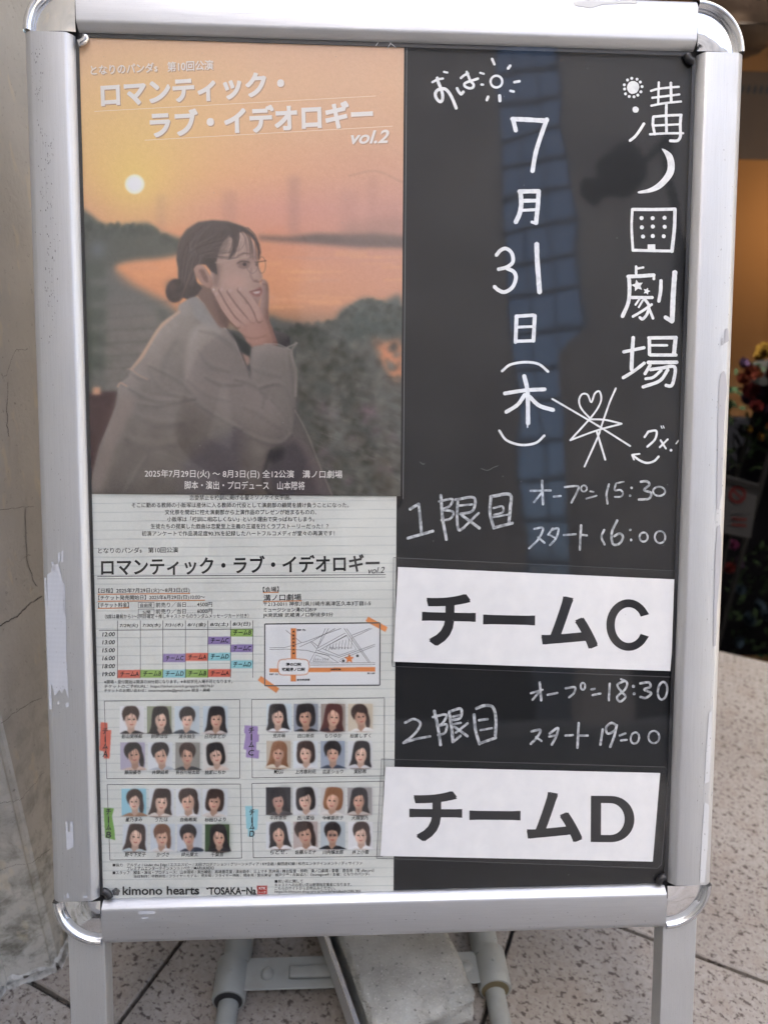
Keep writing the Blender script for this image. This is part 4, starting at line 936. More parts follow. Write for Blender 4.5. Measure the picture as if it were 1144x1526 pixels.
# thin handwritten times
T = (600, 700, .35839); rb = Ribbons(board, 3e-4)
strokes(rb, *T, [(11, [(30, 164), (65, 142)]), (11, [(66, 142), (72, 200), (78, 268)]), (11, [(20, 285), (125, 255)]),
    (11, [(158, 106), (165, 200), (181, 290)]), (9, [(150, 132), (205, 122), (195, 150), (165, 165)]), (9, [(165, 167), (210, 176), (195, 205), (160, 210)]), (10, [(218, 125), (295, 116), (290, 170), (238, 184)]), (8, [(226, 150), (290, 144)]), (10, [(228, 130), (225, 200), (232, 250), (255, 240)]), (9, [(315, 180), (258, 235)]), (11, [(246, 190), (318, 243)]),
    (11, [(366, 114), (362, 180), (378, 243)]), (12, [(365, 112), (444, 103), (446, 160), (440, 222)]), (8, [(375, 160), (412, 152), (415, 176), (378, 188)]), (7, [(372, 198), (440, 186)]), (11, [(380, 241), (455, 222)]),
    (8, [(530, 88), (614, 86)]), (9, [(578, 46), (582, 144)]), (8, [(576, 96), (545, 135)]), (8, [(627, 112), (656, 109)]), (8, [(672, 72), (727, 69), (722, 95), (700, 137)]), (6, [(778, 90), (792, 92)]), (7, [(762, 120), (804, 108)]), (8, [(856, 60), (846, 100), (850, 141)]), (7, [(884, 60), (880, 85), (903, 84), (914, 98), (905, 112), (880, 113)]), (6, [(886, 56), (918, 50)]),
    (9, [(988, 50), (1012, 48), (1024, 62), (1002, 84), (1030, 96), (1022, 120), (980, 124)]),
    (8, [(546, 246), (582, 243), (562, 290), (524, 327)]), (8, [(562, 280), (588, 304)]), (8, [(622, 244), (604, 270)]), (8, [(618, 250), (646, 245), (636, 285), (611, 314)]), (7, [(608, 270), (634, 284)]), (8, [(668, 272), (718, 268)]), (9, [(740, 231), (735, 333)]), (8, [(737, 270), (764, 273)]), (8, [(836, 250), (825, 280), (838, 311)]), (9, [(890, 211), (868, 260), (872, 308), (898, 308), (914, 282), (902, 265), (878, 276)])])
dots(rb, *T, [(950, 75), (944, 108), (945, 250), (948, 292)], 5.5)
loop(rb, *T, (752, 78), 12, 13, 7); loop(rb, *T, (1064, 90), 25, 19, 8); loop(rb, *T, (1000, 280), 17, 19, 8); loop(rb, *T, (1068, 280), 22, 25, 8)
rb.done('first_showtime_lettering', M_CHALK2, board.e)
T = (590, 1000, .36713); rb = Ribbons(board, 3e-4)
strokes(rb, *T, [(9, [(36, 210), (72, 195), (99, 214), (75, 255), (30, 292)]), (9, [(30, 292), (80, 276), (138, 265)]), (11, [(155, 162), (170, 230), (180, 300)]), (9, [(148, 187), (203, 177), (188, 212), (165, 224)]), (9, [(170, 224), (204, 217), (198, 250), (170, 260)]), (10, [(216, 165), (262, 153), (260, 190), (222, 200)]), (11, [(215, 168), (225, 230), (230, 288)]), (8, [(230, 185), (262, 178)]), (8, [(230, 216), (262, 210)]), (9, [(290, 212), (242, 250)]), (10, [(236, 226), (289, 264)]), (9, [(231, 288), (262, 262)]),
    (11, [(325, 152), (360, 140), (393, 148), (405, 200), (402, 263)]), (11, [(316, 177), (322, 240), (338, 296)]), (9, [(336, 200), (371, 195)]), (8, [(341, 240), (389, 232)]), (10, [(338, 294), (404, 271)]),
    (8, [(546, 90), (594, 76)]), (9, [(582, 46), (588, 119)]), (8, [(582, 82), (553, 117)]), (8, [(614, 97), (654, 89)]), (8, [(687, 70), (725, 66), (720, 90), (701, 107)]), (8, [(791, 75), (805, 72)]), (8, [(796, 98), (829, 91)]), (8, [(866, 51), (862, 119)]), (8, [(926, 40), (897, 56), (912, 82), (930, 104), (908, 124), (896, 105), (928, 74), (936, 47), (912, 33)]), (9, [(990, 50), (1024, 46), (1030, 64), (1006, 75), (1034, 90), (1012, 109), (990, 105)]),
    (9, [(549, 245), (585, 239), (572, 268), (546, 296)]), (8, [(567, 268), (589, 284)]), (9, [(622, 254), (655, 231), (650, 262), (631, 299)]), (8, [(620, 266), (644, 262)]), (8, [(686, 262), (717, 260)]), (9, [(740, 211), (735, 311)]), (8, [(737, 262), (777, 262)]), (9, [(838, 236), (832, 270), (828, 299)]), (9, [(893, 220), (872, 211), (851, 230), (858, 254), (888, 240), (894, 216), (885, 262), (868, 308)]), (8, [(906, 262), (930, 253)]), (8, [(911, 282), (935, 279)])])
dots(rb, *T, [(962, 62), (965, 92)], 6.5)
loop(rb, *T, (757, 62), 9, 14, 8); loop(rb, *T, (1080, 80), 19, 36, 9, .12); loop(rb, *T, (968, 272), 17, 23, 8, .2); loop(rb, *T, (1045, 268), 22, 25, 8)
rb.done('second_showtime_lettering', M_CHALK2, board.e)

# ================================================================== LOWER FLYER (programme)
low = Sheet('programme_flyer', [(134, 700), (590, 700), (586, 1337), (140, 1340)], -.0093, label='laminated white notebook-style programme flyer with timetable, map and cast portraits', cat='flyer')
cv = Canvas(118, 690, 606, 1348)
cv.im[:] = (214, 216, 209); cv.grain(2.2, 60); cv.grain(1.2, 4)
y = 748.0
while y < 1334: cv.stroke([(130 + (y - 700) * .011, y + 2.6), (590 - (y - 700) * .004, y - 2.4)], .8, (168, 176, 175), .35, .7, 0); y += 13.35
def q3(pts): return np.array(pts, float) * .4196 + np.array([120, 730])
def q4(pts): return np.array(pts, float) * .4196 + np.array([120, 1000])
def mapq(pts): return np.array(pts, float) * .1923 + np.array([380, 900])
GC, PC, RC, BC = (150, 185, 98), (150, 132, 180), (214, 112, 92), (146, 203, 208)
cols = [132, 213, 293, 373, 453, 533, 612]
cells = [(5, 0, GC, 'B', 494, 521), (4, 1, PC, 'C', 522, 549), (5, 2, PC, 'C', 549, 577), (2, 3, PC, 'C', 583, 612), (3, 3, RC, 'A', 580, 608), (4, 3, BC, 'D', 579, 606), (5, 4, BC, 'D', 606, 634), (0, 5, RC, 'A', 640, 668), (1, 5, GC, 'B', 639, 667), (2, 5, BC, 'D', 639, 667), (3, 5, GC, 'B', 638, 666), (4, 5, RC, 'A', 637, 665)]
for c, r_, colr, ch, ya, yb in cells:
    cv.poly(q3([(cols[c] + 1, ya), (cols[c + 1] + 2, ya - 1), (cols[c + 1], yb), (cols[c] - 1, yb)]), colr, .3)
# team tags
def tagp(pts, c_): cv.poly(np.array(pts, float), c_, .4, .97)
k_ = .2098
def r4(ox, oy, pts): return [(ox + x * k_, oy + y * k_) for x, y in pts]
tagp(r4(130, 1035, [(97, 198), (144, 200), (146, 254), (172, 252), (160, 456), (118, 455), (120, 404), (88, 396)]), (214, 106, 84))
tagp(r4(130, 1155, [(118, 232), (192, 236), (178, 290), (196, 400), (200, 462), (130, 445), (124, 360)]), (112, 160, 72))
tagp(r4(360, 1035, [(22, 218), (118, 226), (114, 282), (126, 284), (122, 336), (106, 340), (106, 394), (126, 396), (122, 456), (30, 446), (34, 392), (14, 388), (22, 332), (30, 278), (18, 274)]), (158, 134, 184))
tagp(r4(360, 1155, [(26, 220), (78, 220), (78, 242), (120, 242), (112, 388), (92, 392), (88, 440), (44, 436), (46, 384), (34, 380)]), (150, 205, 214))
# map
cv.poly(mapq([(76, 156), (968, 146), (966, 630), (76, 634)]), (222, 224, 224), .3)
cv.poly(mapq([(278, 190), (320, 190), (318, 600), (276, 600)]), (222, 140, 82), .25); cv.poly(mapq([(112, 500), (930, 488), (930, 524), (112, 530)]), (222, 140, 82), .25)
rx = mapq([(210, 428), (385, 428), (418, 460), (418, 515), (385, 550), (210, 552), (180, 520), (178, 462)])
cv.poly(rx, (214, 130, 80), .3, smooth=4); cv.poly(mapq([(212, 433), (383, 433), (413, 463), (413, 513), (383, 545), (212, 547), (185, 518), (183, 464)]), (228, 230, 229), .25, smooth=4)
st_ = [(730 + (40 if k % 2 == 0 else 18) * math.sin(k * PI / 5), 425 - (40 if k % 2 == 0 else 18) * math.cos(k * PI / 5)) for k in range(10)]
cv.poly(mapq(st_), (222, 130, 70), .25)
cv.poly(mapq([(876, 98), (1026, 180), (1010, 218), (856, 134)]), (226, 146, 88), .3); cv.poly(mapq([(46, 558), (188, 655), (165, 690), (22, 592)]), (226, 142, 80), .3)
cv.poly(q4([(627, 763), (663, 762), (663, 796), (628, 796)]), (180, 62, 56), .3)
# generic little portraits
SK = [(226, 190, 168), (214, 174, 150), (202, 160, 136), (196, 156, 138)]
pr = random.Random(11)
def portrait(cx, cy, w_, h_, bgc, hair, skin, top, style, dx=0, tilt=None, tc=None):
    """one small head-and-shoulders print: nobody in particular"""
    x0, y0 = cx - w_ / 2, cy - h_ / 2; tilt = pr.uniform(-.16, .16) if tilt is None else tilt; sc = pr.uniform(1.10, 1.30); turn = pr.uniform(-.035, .035); dx += pr.uniform(-.04, .04); fy_ = .49 + pr.uniform(-.03, .03)
    ct, st2 = math.cos(tilt), math.sin(tilt); fx_ = .5 + dx
    def p(a, b, head=True):
        if head: u, v = (a - fx_) * sc, (b - fy_ - .1) * sc * h_ / w_; a, b = fx_ + u * ct - v * st2, fy_ + .1 + (u * st2 + v * ct) * w_ / h_
        return (min(max(x0 + a * w_, x0), x0 + w_), min(max(y0 + b * h_, y0), y0 + h_))
    def E(a, b, ra, rb_, col, soft=.5, al=1.0, puff=None):
        t_ = np.linspace(0, 2 * PI, 21)[:-1]; cv.poly([p(a + ra * math.cos(q), b + rb_ * math.sin(q)) for q in t_], col, soft, al, 0, puff)
    def Pl(pts, col, soft=.6, al=1.0, sm=3, puff=None, head=True): cv.poly([p(*q, head) for q in pts], col, soft, al, sm, puff)
    Pl([(0, 0), (1, 0), (1, 1), (0, 1)], bgc, .2, 1, 0, None, False)
    Pl([(.5, 0), (1, 0), (1, 1), (.55, 1)], tuple(.88 * c for c in bgc), 4, .6, 0, None, False)
    sk2 = tuple(.80 * c for c in skin)
    if style in ('long', 'longdark'): Pl([(fx_ - .29, .30), (fx_ - .22, .12), (fx_, .05), (fx_ + .22, .12), (fx_ + .30, .32), (fx_ + .33, .7), (fx_ + .36, 1.05), (fx_ - .35, 1.05), (fx_ - .33, .7)], hair, .8, puff=(4, 30))
    elif style == 'bob': Pl([(fx_ - .30, .35), (fx_ - .24, .14), (fx_, .05), (fx_ + .24, .13), (fx_ + .32, .36), (fx_ + .31, .66), (fx_ + .18, .78), (fx_ - .2, .78), (fx_ - .31, .64)], hair, .8, puff=(4, 30))
    else: E(fx_ + pr.uniform(-.02, .02), .33, .29 + .02 * pr.random(), .27, hair, .8, 1, (4, 30))
    if style == 'pony': E(fx_ + .24, .62, .09, .26, hair, .9)
    Pl([(fx_ - .10, .6), (fx_ + .11, .6), (fx_ + .13, .85), (fx_ + .28, .97), (fx_ - .28, .97), (fx_ - .12, .85)], sk2, .8)
    Pl([(.0, 1.1), (.06, .92), (fx_ - .16, .83), (fx_ - .02, .95), (fx_ + .15, .83), (.94, .92), (1.0, 1.1)], top, .6, puff=(3, 30))
    E(fx_ + turn * .5, fy_ + .015, .195, .25, skin, .8, 1, (5, 34))
    Pl([(fx_ - .1, fy_ + .16), (fx_ + .1, fy_ + .16), (fx_ + .04, fy_ + .26), (fx_ - .04, fy_ + .26)], sk2, 1.4, .5)
    E(fx_ + turn - .085, fy_ + .085, .05, .045, (228, 158, 142), 1.4, .4); E(fx_ + turn + .085, fy_ + .085, .05, .045, (228, 158, 142), 1.4, .35); E(fx_ + turn, fy_ - .07, .09, .06, tuple(min(1.12 * c, 255) for c in skin), 1.5, .5)
    s_ = 1 if turn > 0 else -1
    Pl([(fx_ - s_ * .2, fy_ - .1), (fx_ - s_ * .09, fy_ - .08), (fx_ - s_ * .07, fy_ + .18), (fx_ - s_ * .15, fy_ + .16)], sk2, 1.6, .65)
    part_ = pr.uniform(-.1, .12); lo = pr.uniform(.32, .40)
    Pl([(fx_ - .235, .56), (fx_ - .25, .28), (fx_ - .12, .13), (fx_ + .12, .12), (fx_ + .25, .28), (fx_ + .235, .56), (fx_ + .185, .40), (fx_ + part_ + .05, lo - .04), (fx_ + part_, lo - .08 * pr.random()), (fx_ + part_ - .06, lo - .01), (fx_ - .19, .42)], hair, .8)
    for _ in range(9):
        q = pr.uniform(-.22, .22); g_ = pr.choice([-14, 16, 26]); cv.stroke([p(fx_ + q * .5, .1), p(fx_ + q, .22), p(fx_ + q * 1.25, .40 + .2 * pr.random())], .6, tuple(min(max(c + g_, 0), 255) for c in hair), .5, .45, 3)
    for e in (-1, 1):
        ex = fx_ + turn + e * .078; E(ex, fy_ + .004, .042, .022, tuple(.25 * c for c in skin), .45, 1); cv.stroke([p(ex - .04, fy_ - .055), p(ex + .04, fy_ - .058)], .8, tuple(.45 * a + .55 * b for a, b in zip(hair, skin)), .7, .6, 0)
        if style == 'glasses': E(ex, fy_ + .01, .07, .05, (60, 54, 54), .7, .45)
    cv.stroke([p(fx_ + turn * 1.6 + .006, fy_ + .03), p(fx_ + turn * 1.6 - .006, fy_ + .095)], 1.0, tuple(.82 * c for c in skin), .8, .7, 0)
    cv.stroke([p(fx_ + turn - .04, fy_ + .155), p(fx_ + turn, fy_ + .168), p(fx_ + turn + .045, fy_ + .152)], 1.3, (172, 84, 80), .5, .9, 3)
K = (44, 38, 38); DB = (62, 46, 40); BR = (112, 76, 56); RD = (84, 46, 42); LB = (140, 96, 66)
PT = {
 'A': (197, 238, 279, 321, 1073, 198, 239, 280, 321, 1127), 'B': (200, 241, 281, 321, 1196, 202, 243, 283, 324, 1248.5),
 'C': (416, 456, 496.5, 537, 1069.5, 415.5, 455.5, 496, 536.5, 1124.5), 'D': (415, 455.5, 496, 536, 1194, 415, 455.5, 496, 537, 1245)}
W1, W2, W3, W4 = (226, 226, 226), (196, 208, 214), (214, 218, 220), (178, 172, 190)
PS = {
 'A': [(W1, DB, 0, K, 'short', -.05), ((150, 156, 130), K, 0, K, 'long', 0), (W2, K, 0, (60, 66, 72), 'short', .0), (W2, K, 1, (205, 196, 190), 'long', 0), (W4, K, 2, (200, 176, 160), 'pony', .05), (W3, K, 1, (170, 178, 186), 'short', 0), ((150, 148, 140), DB, 2, (50, 50, 52), 'short', -.03), ((214, 212, 206), K, 0, (214, 196, 184), 'bob', .0)],
 'B': [((150, 198, 212), DB, 0, (160, 120, 92), 'pony', 0), (W3, DB, 0, (214, 206, 196), 'long', 0), (W3, DB, 1, (220, 220, 220), 'pony', .02), (W3, DB, 1, (212, 204, 196), 'bob', -.04), ((206, 212, 216), DB, 0, (180, 196, 200), 'long', -.02), ((200, 208, 214), BR, 1, (214, 212, 208), 'pony', -.04), ((196, 202, 210), K, 2, (60, 66, 80), 'short', -.03), ((70, 92, 62), K, 1, (48, 46, 50), 'long', .02)],
 'C': [((206, 218, 222), K, 0, (222, 224, 226), 'long', -.03), ((150, 156, 166), K, 2, (40, 40, 44), 'bob', .0), ((160, 148, 138), RD, 1, (60, 40, 46), 'long', -.05), ((206, 194, 172), DB, 2, (224, 222, 218), 'pony', 0), ((190, 178, 160), LB, 2, (214, 204, 184), 'long', -.03), ((216, 222, 224), DB, 0, (212, 214, 216), 'bob', 0), ((158, 168, 182), K, 1, (56, 66, 84), 'short', 0), ((212, 214, 214), K, 0, (206, 206, 208), 'long', 0)],
 'D': [((54, 52, 54), K, 3, (74, 70, 70), 'long', -.05), ((214, 216, 216), K, 0, (206, 208, 210), 'bob', 0), ((206, 204, 200), LB, 1, (216, 212, 206), 'bob', 0), ((156, 152, 150), K, 2, (190, 180, 172), 'long', 0), (W3, K, 1, (222, 222, 222), 'long', 0), ((186, 172, 166), DB, 2, (224, 222, 220), 'pony', -.02), ((186, 196, 200), K, 2, (44, 44, 48), 'glasses', 0), ((222, 222, 222), DB, 0, (226, 226, 226), 'pony', 0)]}
for tm in 'ABCD':
    q = PT[tm]
    for k in range(8):
        cx = q[k] if k < 4 else q[k + 1]; cy = q[4] if k < 4 else q[9]
        b_, h_, s_, tp, sty, dx_ = PS[tm][k]; portrait(cx, cy, 36.5, 41, b_, h_, tuple(min(1.02 * c, 250) for c in SK[s_]), tp, sty, dx_)
printed_sheet(low, 'printed_page', [(131, 696), (591, 700), (586, 1337), (139, 1341)], cv, 400, 560, veil=-.0, gain=1.0)
# frames, map lines
cv = None
rb = Ribbons(low, 1.2e-4)
def ln(a, b, wd=.8): rb.add([a, b], wd, caps=False)
def ln3(a, b, wd=.8): q = q3([a, b]); ln(q[0], q[1], wd)
ln3((60, 307), (1083, 301), 1.1); ln3((60, 316), (1083, 310), .8)
ln3((66, 499), (612, 494), .9)
for c in cols: ln3((c, 464), (c, 668), .8)
for a in ((206, 400, 262, 419), (206, 424, 262, 443)):
    x0, y0, x1, y1 = a
    for s_ in (((x0, y0), (x1, y0)), ((x1, y0), (x1, y1)), ((x1, y1), (x0, y1)), ((x0, y1), (x0, y0))): ln3(*s_, .6)
def boxl(P, wd=.9):
    for i in range(4): ln(P[i], P[(i + 1) % 4], wd)
boxl(r4(130, 1035, [(123, 47), (1084, 36), (1084, 594), (141, 598)])); boxl(r4(130, 1155, [(143, 68), (1088, 64), (1097, 590), (163, 604)]))
boxl(r4(360, 1035, [(72, 36), (1014, 24), (1012, 578), (76, 592)])); boxl(r4(360, 1155, [(74, 60), (1010, 44), (1000, 578), (84, 588)]))
for i in range(4):
    P = mapq([(76, 156), (968, 146), (966, 630), (76, 634)]); ln(P[i], P[(i + 1) % 4], 1.8)
for L in ([(112, 340), (230, 338), (400, 290), (540, 235), (665, 190)], [(112, 353), (250, 350), (400, 360), (560, 400), (650, 458)], [(345, 333), (440, 290), (620, 190)], [(360, 300), (240, 205)], [(430, 292), (475, 345)], [(470, 370), (545, 190)], [(490, 330), (570, 190)], [(420, 455), (465, 375), (580, 400)], [(440, 290), (490, 330)],
          [(480, 345), (700, 225)], [(490, 362), (710, 240)], [(690, 190), (880, 455)], [(708, 190), (890, 450)], [(520, 345), (710, 245), (785, 352), (650, 400), (520, 345)], [(745, 245), (890, 188)], [(760, 258), (905, 190)], [(480, 360), (650, 415), (930, 312)], [(660, 430), (930, 325)], [(425, 458), (640, 456)], [(650, 440), (680, 456), (930, 456)], [(425, 474), (930, 470)], [(450, 445), (470, 395), (600, 445), (450, 445)]):
    P = mapq(L); rb.add(P, .55, caps=False)
for k in range(9): P = mapq([(560 + 24 * k, 330 - 10 * k + (k > 5) * 12), (535 + 25 * k + 10, 360 - 2 * k)]); rb.add(P, .5, caps=False)
dots(rb, 380, 900, .1923, [(684, 441)], 11); dots(rb, 380, 900, .1923, [(793, 402)], 11)
# blossom emblem before the sponsor name
for k in range(5): a = 2 * PI * k / 5 - PI / 2; rb.disc((173.2 + 3.3 * math.cos(a), 1329 + 3.3 * math.sin(a)), 2.9)
rb.done('frame_lines', M_RULE2)
rb = Ribbons(low, 1.0e-4)
for a in (((62, 371), (390, 368)), ((62, 396), (442, 392)), ((62, 421), (174, 419)), ((648, 365), (704, 364)), ((648, 397), (786, 394))):
    q = q3(a); rb = Ribbons(low, 1.0e-4); rb.add(q, 1.5, caps=False); rb.done('orange_underline', M_ORANGELINE)

lt = Lettering(low, 2.6e-4)
def L3(txt, X0, Y0, X1, Y1, h, bold=0.0, shear=0.0): q = q3([(X0, Y0), (X1, Y1)]); lt.add(txt, q[0][0], q[0][1], q[1][0], q[1][1], h * .4196, bold, shear)
def L4(txt, X0, Y0, X1, Y1, h, bold=0.0, shear=0.0): q = q4([(X0, Y0), (X1, Y1)]); lt.add(txt, q[0][0], q[0][1], q[1][0], q[1][1], h * .4196, bold, shear)
L3('恋愛禁止を校訓に掲げる聖ミソノケイ女学園。', 388, 37, 748, 35, 19, 0.0036)
L3('そこに勤める教師の小飯塚は産休に入る教師の代役として演劇部の顧問を請け負うことになった。', 182, 63, 952, 63, 18, 0.0036)
L3('文化祭を間近に控え演劇部から上演作品のプレゼンが始まるものの、', 300, 88, 838, 88, 18, 0.0036)
L3('小飯塚は「校訓に相応しくない」という理由で突っぱねてしまう。', 308, 113, 830, 113, 18, 0.0036)
L3('生徒たちの提案した戯曲は恋愛至上主義の王道を行くラブストーリーだった！？', 250, 138, 880, 138, 18, 0.0036)
L3('初演アンケートで作品満足度90.3%を記録したハートフルコメディが堂々の再演です！', 218, 164, 902, 163, 18, 0.0036)
L3('となりのパンダs　第10回公演', 63, 226, 347, 223, 20, 0.0045)
L3('ロマンティック・ラブ・イデオロギー', 74, 306, 1062, 291, 64, .022)
L3('vol.2', 1022, 298, 1080, 295, 22, 0.006, .3)
L3('【日程】2025年7月29日(火)～8月3日(日)', 64, 369, 388, 366, 19, 0.006)
L3('【チケット発売開始日】2025年6月29日(日)10:00～', 64, 394, 442, 391, 19, 0.006)
L3('【チケット料金】', 64, 419, 172, 417, 18, 0.006)
L3('自由席', 213, 417, 255, 416, 14, 0.003); L3('前売り／当日……4500円', 268, 418, 468, 415, 18, 0.0036)
L3('S席', 222, 441, 250, 440, 13, 0.003); L3('前売り／当日……6000円', 268, 441, 468, 439, 18, 0.0036)
L3('（S席は最前から1～2列目確定＋推しキャストからのランダムメッセージカード付き）', 88, 458, 597, 455, 16, 0.003)
for c, tx in enumerate(('7/29(火)', '7/30(水)', '7/31(木)', '8/1(金)', '8/2(土)', '8/3(日)')):
    L3(tx, cols[c] + 8, 491 - c, cols[c + 1] - 8, 490 - c, 16, .01, .15)
for k, tx in enumerate(('12:00', '13:00', '15:00', '16:00', '18:00', '19:00')): L3(tx, 78, 521 + 28.3 * k, 123, 520 + 28.3 * k, 15, .015, .15)
for c, r_, colr, ch, ya, yb in cells: L3('チーム' + ch, cols[c] + 10, yb - 5, cols[c + 1] - 6, yb - 6, 18, .012, .15)
L3('※開場・受付開始は開演の30分前になります。※未就学児入場不可となります。', 85, 689, 540, 687, 14, 0.0036)
L3('チケットのご予約URL：https://ticket.corich.jp/apply/382763/', 85, 706, 475, 704, 14, 0.0036, .1)
L3('チケットのお問い合わせ：tonarinopandas@gmail.com 担当・高嶋', 85, 721, 460, 719, 14, 0.0036, .1)
L3('【会場】', 648, 363, 704, 361, 18, 0.006); L3('溝ノ口劇場', 650, 395, 784, 392, 23, 0.0054)
L3('〒213-0011 神奈川県川崎市高津区久本3丁目1-5', 650, 414, 1030, 411, 17, 0.003)
L3('ミュージション溝の口B1F', 650, 434, 838, 433, 16, 0.003); L3('JR南武線 武蔵溝ノ口駅徒歩3分', 648, 455, 897, 452, 17, 0.003)
def LM(txt, X0, Y0, X1, h, b=.004): q = mapq([(X0, Y0), (X1, Y0)]); lt.add(txt, q[0][0], q[0][1], q[1][0], q[1][1], h * .1923, b)
LM('溝の口駅', 240, 482, 358, 26, .03); LM('武蔵溝ノ口駅', 208, 522, 388, 28, .03); LM('マルイファミリー', 576, 352, 750, 20); LM('ラティプラザ', 462, 440, 572, 18)
LM('JR南武線', 584, 516, 664, 16, .03); LM('至登戸・立川', 112, 552, 180, 14, .03); LM('至川崎', 868, 545, 930, 14, .03); LM('至中央林間', 324, 596, 424, 16, .03); LM('至渋谷・押上', 324, 210, 392, 16, .03)
for k, ch in enumerate('東急田園都市線'): LM(ch, 291, 222 + 28 * k, 307, 15, .03)
NM = {'A': (('影山実咲都', '鈴岡はな', '清永紬生', '日向まどか'), ('藤田優香', '井関結希', '長谷川裕太郎', '桃瀬にちか'), (1100.5, 1154)), 'B': (('星乃まみ', 'うたほ', '白鳥希実', '杉田ひより'), ('野々下丈子', 'かづさ', '岡元慶太', '千葉苗'), (1224.5, 1276.5)),
      'C': (('荒井萌', '田口新奈', 'もりゆか', '松宮しずく'), ('MEGU', '上本恵利花', '広瀬ショウ', '実紗希'), (1099.5, 1153)), 'D': (('中井杏奈', '西川菜仙', '今塚亜衣子', '大横里乃'), ('ちとせ．', '佐藤ルミナ', '川内慎太郎', '井上小雪'), (1222, 1273))}
for tm in 'ABCD':
    for rw in (0, 1):
        for k, nm_ in enumerate(NM[tm][rw]):
            cx = PT[tm][k] if rw == 0 else PT[tm][k + 5]; wd = 6.3 * len(nm_) if nm_ != 'MEGU' else 14
            wd = min(wd, 36); lt.add(nm_, cx - wd / 2, NM[tm][2][rw] + .2, cx + wd / 2, NM[tm][2][rw] - .2, 6.4, .008, .12)
def vtag(ch, x, ys, wd, hs):
    for c_, y_, h_ in zip(ch, ys, hs):
        if c_ == 'ー': lt.add('|', x - .6, y_, x + .9, y_, h_, .01)
        else: lt.add(c_, x - wd / 2, y_, x + wd / 2, y_, h_, .012, .12)
vtag('チームA', 157, (1094, 1106, 1116, 1128), 8, (9, 9, 8, 9)); vtag('チームB', 162, (1214, 1226, 1237, 1248.5), 8, (9, 9, 8, 9))
vtag('チームC', 374.5, (1093, 1103, 1114, 1126), 8.5, (9, 9, 8, 8.5)); vtag('チームD', 375.5, (1215, 1227, 1236, 1247), 8, (9, 9, 8, 9))
L4('■協力　アルディ / Under the Edge / エスエスピー / 太田プロダクション / グリーンメディア / KY企画 / 劇団虚幻癖 / 松竹エンタテインメント / ディサイファ', 115, 697, 1000, 690, 14, 0.0036)
L4('プレミアムエンターテインメント / ぺた / MARUKADO', 165, 708, 474, 705, 13, 0.003)
L4('■スタッフ　脚本・演出・プロデュース：山本陽将 / 演出補佐：高嶋亜花里 / 演出助手：三上マチ 荒井萌 / 舞台監督・照明：溝ノ口劇場 / 音響：音信易（零 sRecord）', 115, 723, 1042, 714, 13, 0.003)
L4('当日制作：平野詩也 / フライヤーモデル：荒井萌 / フライヤー撮影：岡本亮 / 宣伝美術：城戸夕季 / 衣装協力：Onimegane® / 主催：となりのパンダs', 190, 737, 1026, 728, 13, 0.003)
L4('kimono hearts', 150, 796, 422, 794, 31, .022); L4('ˇTOSAKA−Na', 446, 795, 624, 794, 27, .025)
L4('■祝い花に関して', 690, 753, 790, 752, 12, 0.0036); L4('キャストへのお祝い花は劇場指定業者になります。', 690, 766, 962, 764, 12, 0.003)
L4('こちらのサイトからお申込みください。', 690, 778, 905, 777, 12, 0.003); L4('https://b-blossom.shop-pro.jp/?mode=grp&gid=2981303', 690, 791, 994, 789, 12, 0.003)
lt.done('lettering', M_PRINT)
lt = Lettering(low, 3.2e-4); L4('KTK', 634, 776, 658, 776, 9, .02); L4('トーク', 634, 790, 658, 790, 9, .01); lt.done('seal_lettering', M_WHITEINK)

# ================================================================== UPPER FLYER (poster)
up = Sheet('theatre_poster', [(119, 40), (603, 64), (597, 740), (129, 736)], -.0086, label='orange sunset theatre poster with a seated woman in a beige coat and white title lettering', cat='poster')
cv = Canvas(100, 34, 614, 750)
cv.vgrad([(40, (226, 186, 156)), (120, (230, 190, 150)), (190, (232, 188, 144)), (260, (230, 174, 134)), (310, (218, 156, 136)), (350, (216, 152, 124)), (400, (222, 158, 118)), (450, (210, 150, 110)), (500, (104, 104, 98)), (760, (98, 98, 96))])
cv.glow(590, 330, 110, (196, 156, 146), .6); cv.glow(560, 60, 160, (206, 172, 150), .35)
cv.glow(196, 235, 88, (236, 204, 130), .75); cv.glow(201, 274, 34, (244, 214, 124), .5)
# hazy towers
for x, w_, y0, a_ in ((438, 17, 262, .38), (342, 22, 285, .25), (240, 14, 290, .22), (520, 26, 285, .16), (556, 14, 262, .2), (580, 30, 300, .16)):
    cv.poly([(x - w_ / 2, y0), (x + w_ / 2, y0), (x + w_ / 2, 352), (x - w_ / 2, 352)], (166, 132, 120), 4.5, a_ * .9)
cv.stroke([(520, 262), (560, 255), (600, 272)], 3, (170, 140, 120), 1.5, .3)
# water glints
for k in range(60):
    x, y = rng.uniform(170, 600), rng.uniform(362, 470); cv.stroke([(x - 22, y), (x + 22, y + rng.uniform(-1, 1))], rng.uniform(1.5, 4), (232, 178, 128) if k % 3 else (198, 154, 136), 2.6, .3)
cv.poly([(385, 351), (430, 353), (470, 348), (520, 349), (560, 347), (604, 352), (604, 370), (540, 369), (450, 362), (385, 357)], (106, 98, 94), 3.2, .85)
cv.poly([(520, 330), (604, 322), (604, 360), (500, 358)], (150, 124, 114), 7, .35)
cv.poly([(112, 330), (150, 332), (170, 336), (220, 332), (232, 344), (270, 356), (285, 372), (245, 384), (200, 388), (170, 398), (180, 425), (215, 440), (270, 478), (290, 520), (112, 600)], (92, 98, 92), 3, .97, smooth=3)
cv.poly([(120, 400), (165, 396), (200, 425), (250, 450), (280, 480), (280, 600), (112, 640)], (112, 114, 110), 5, .9)
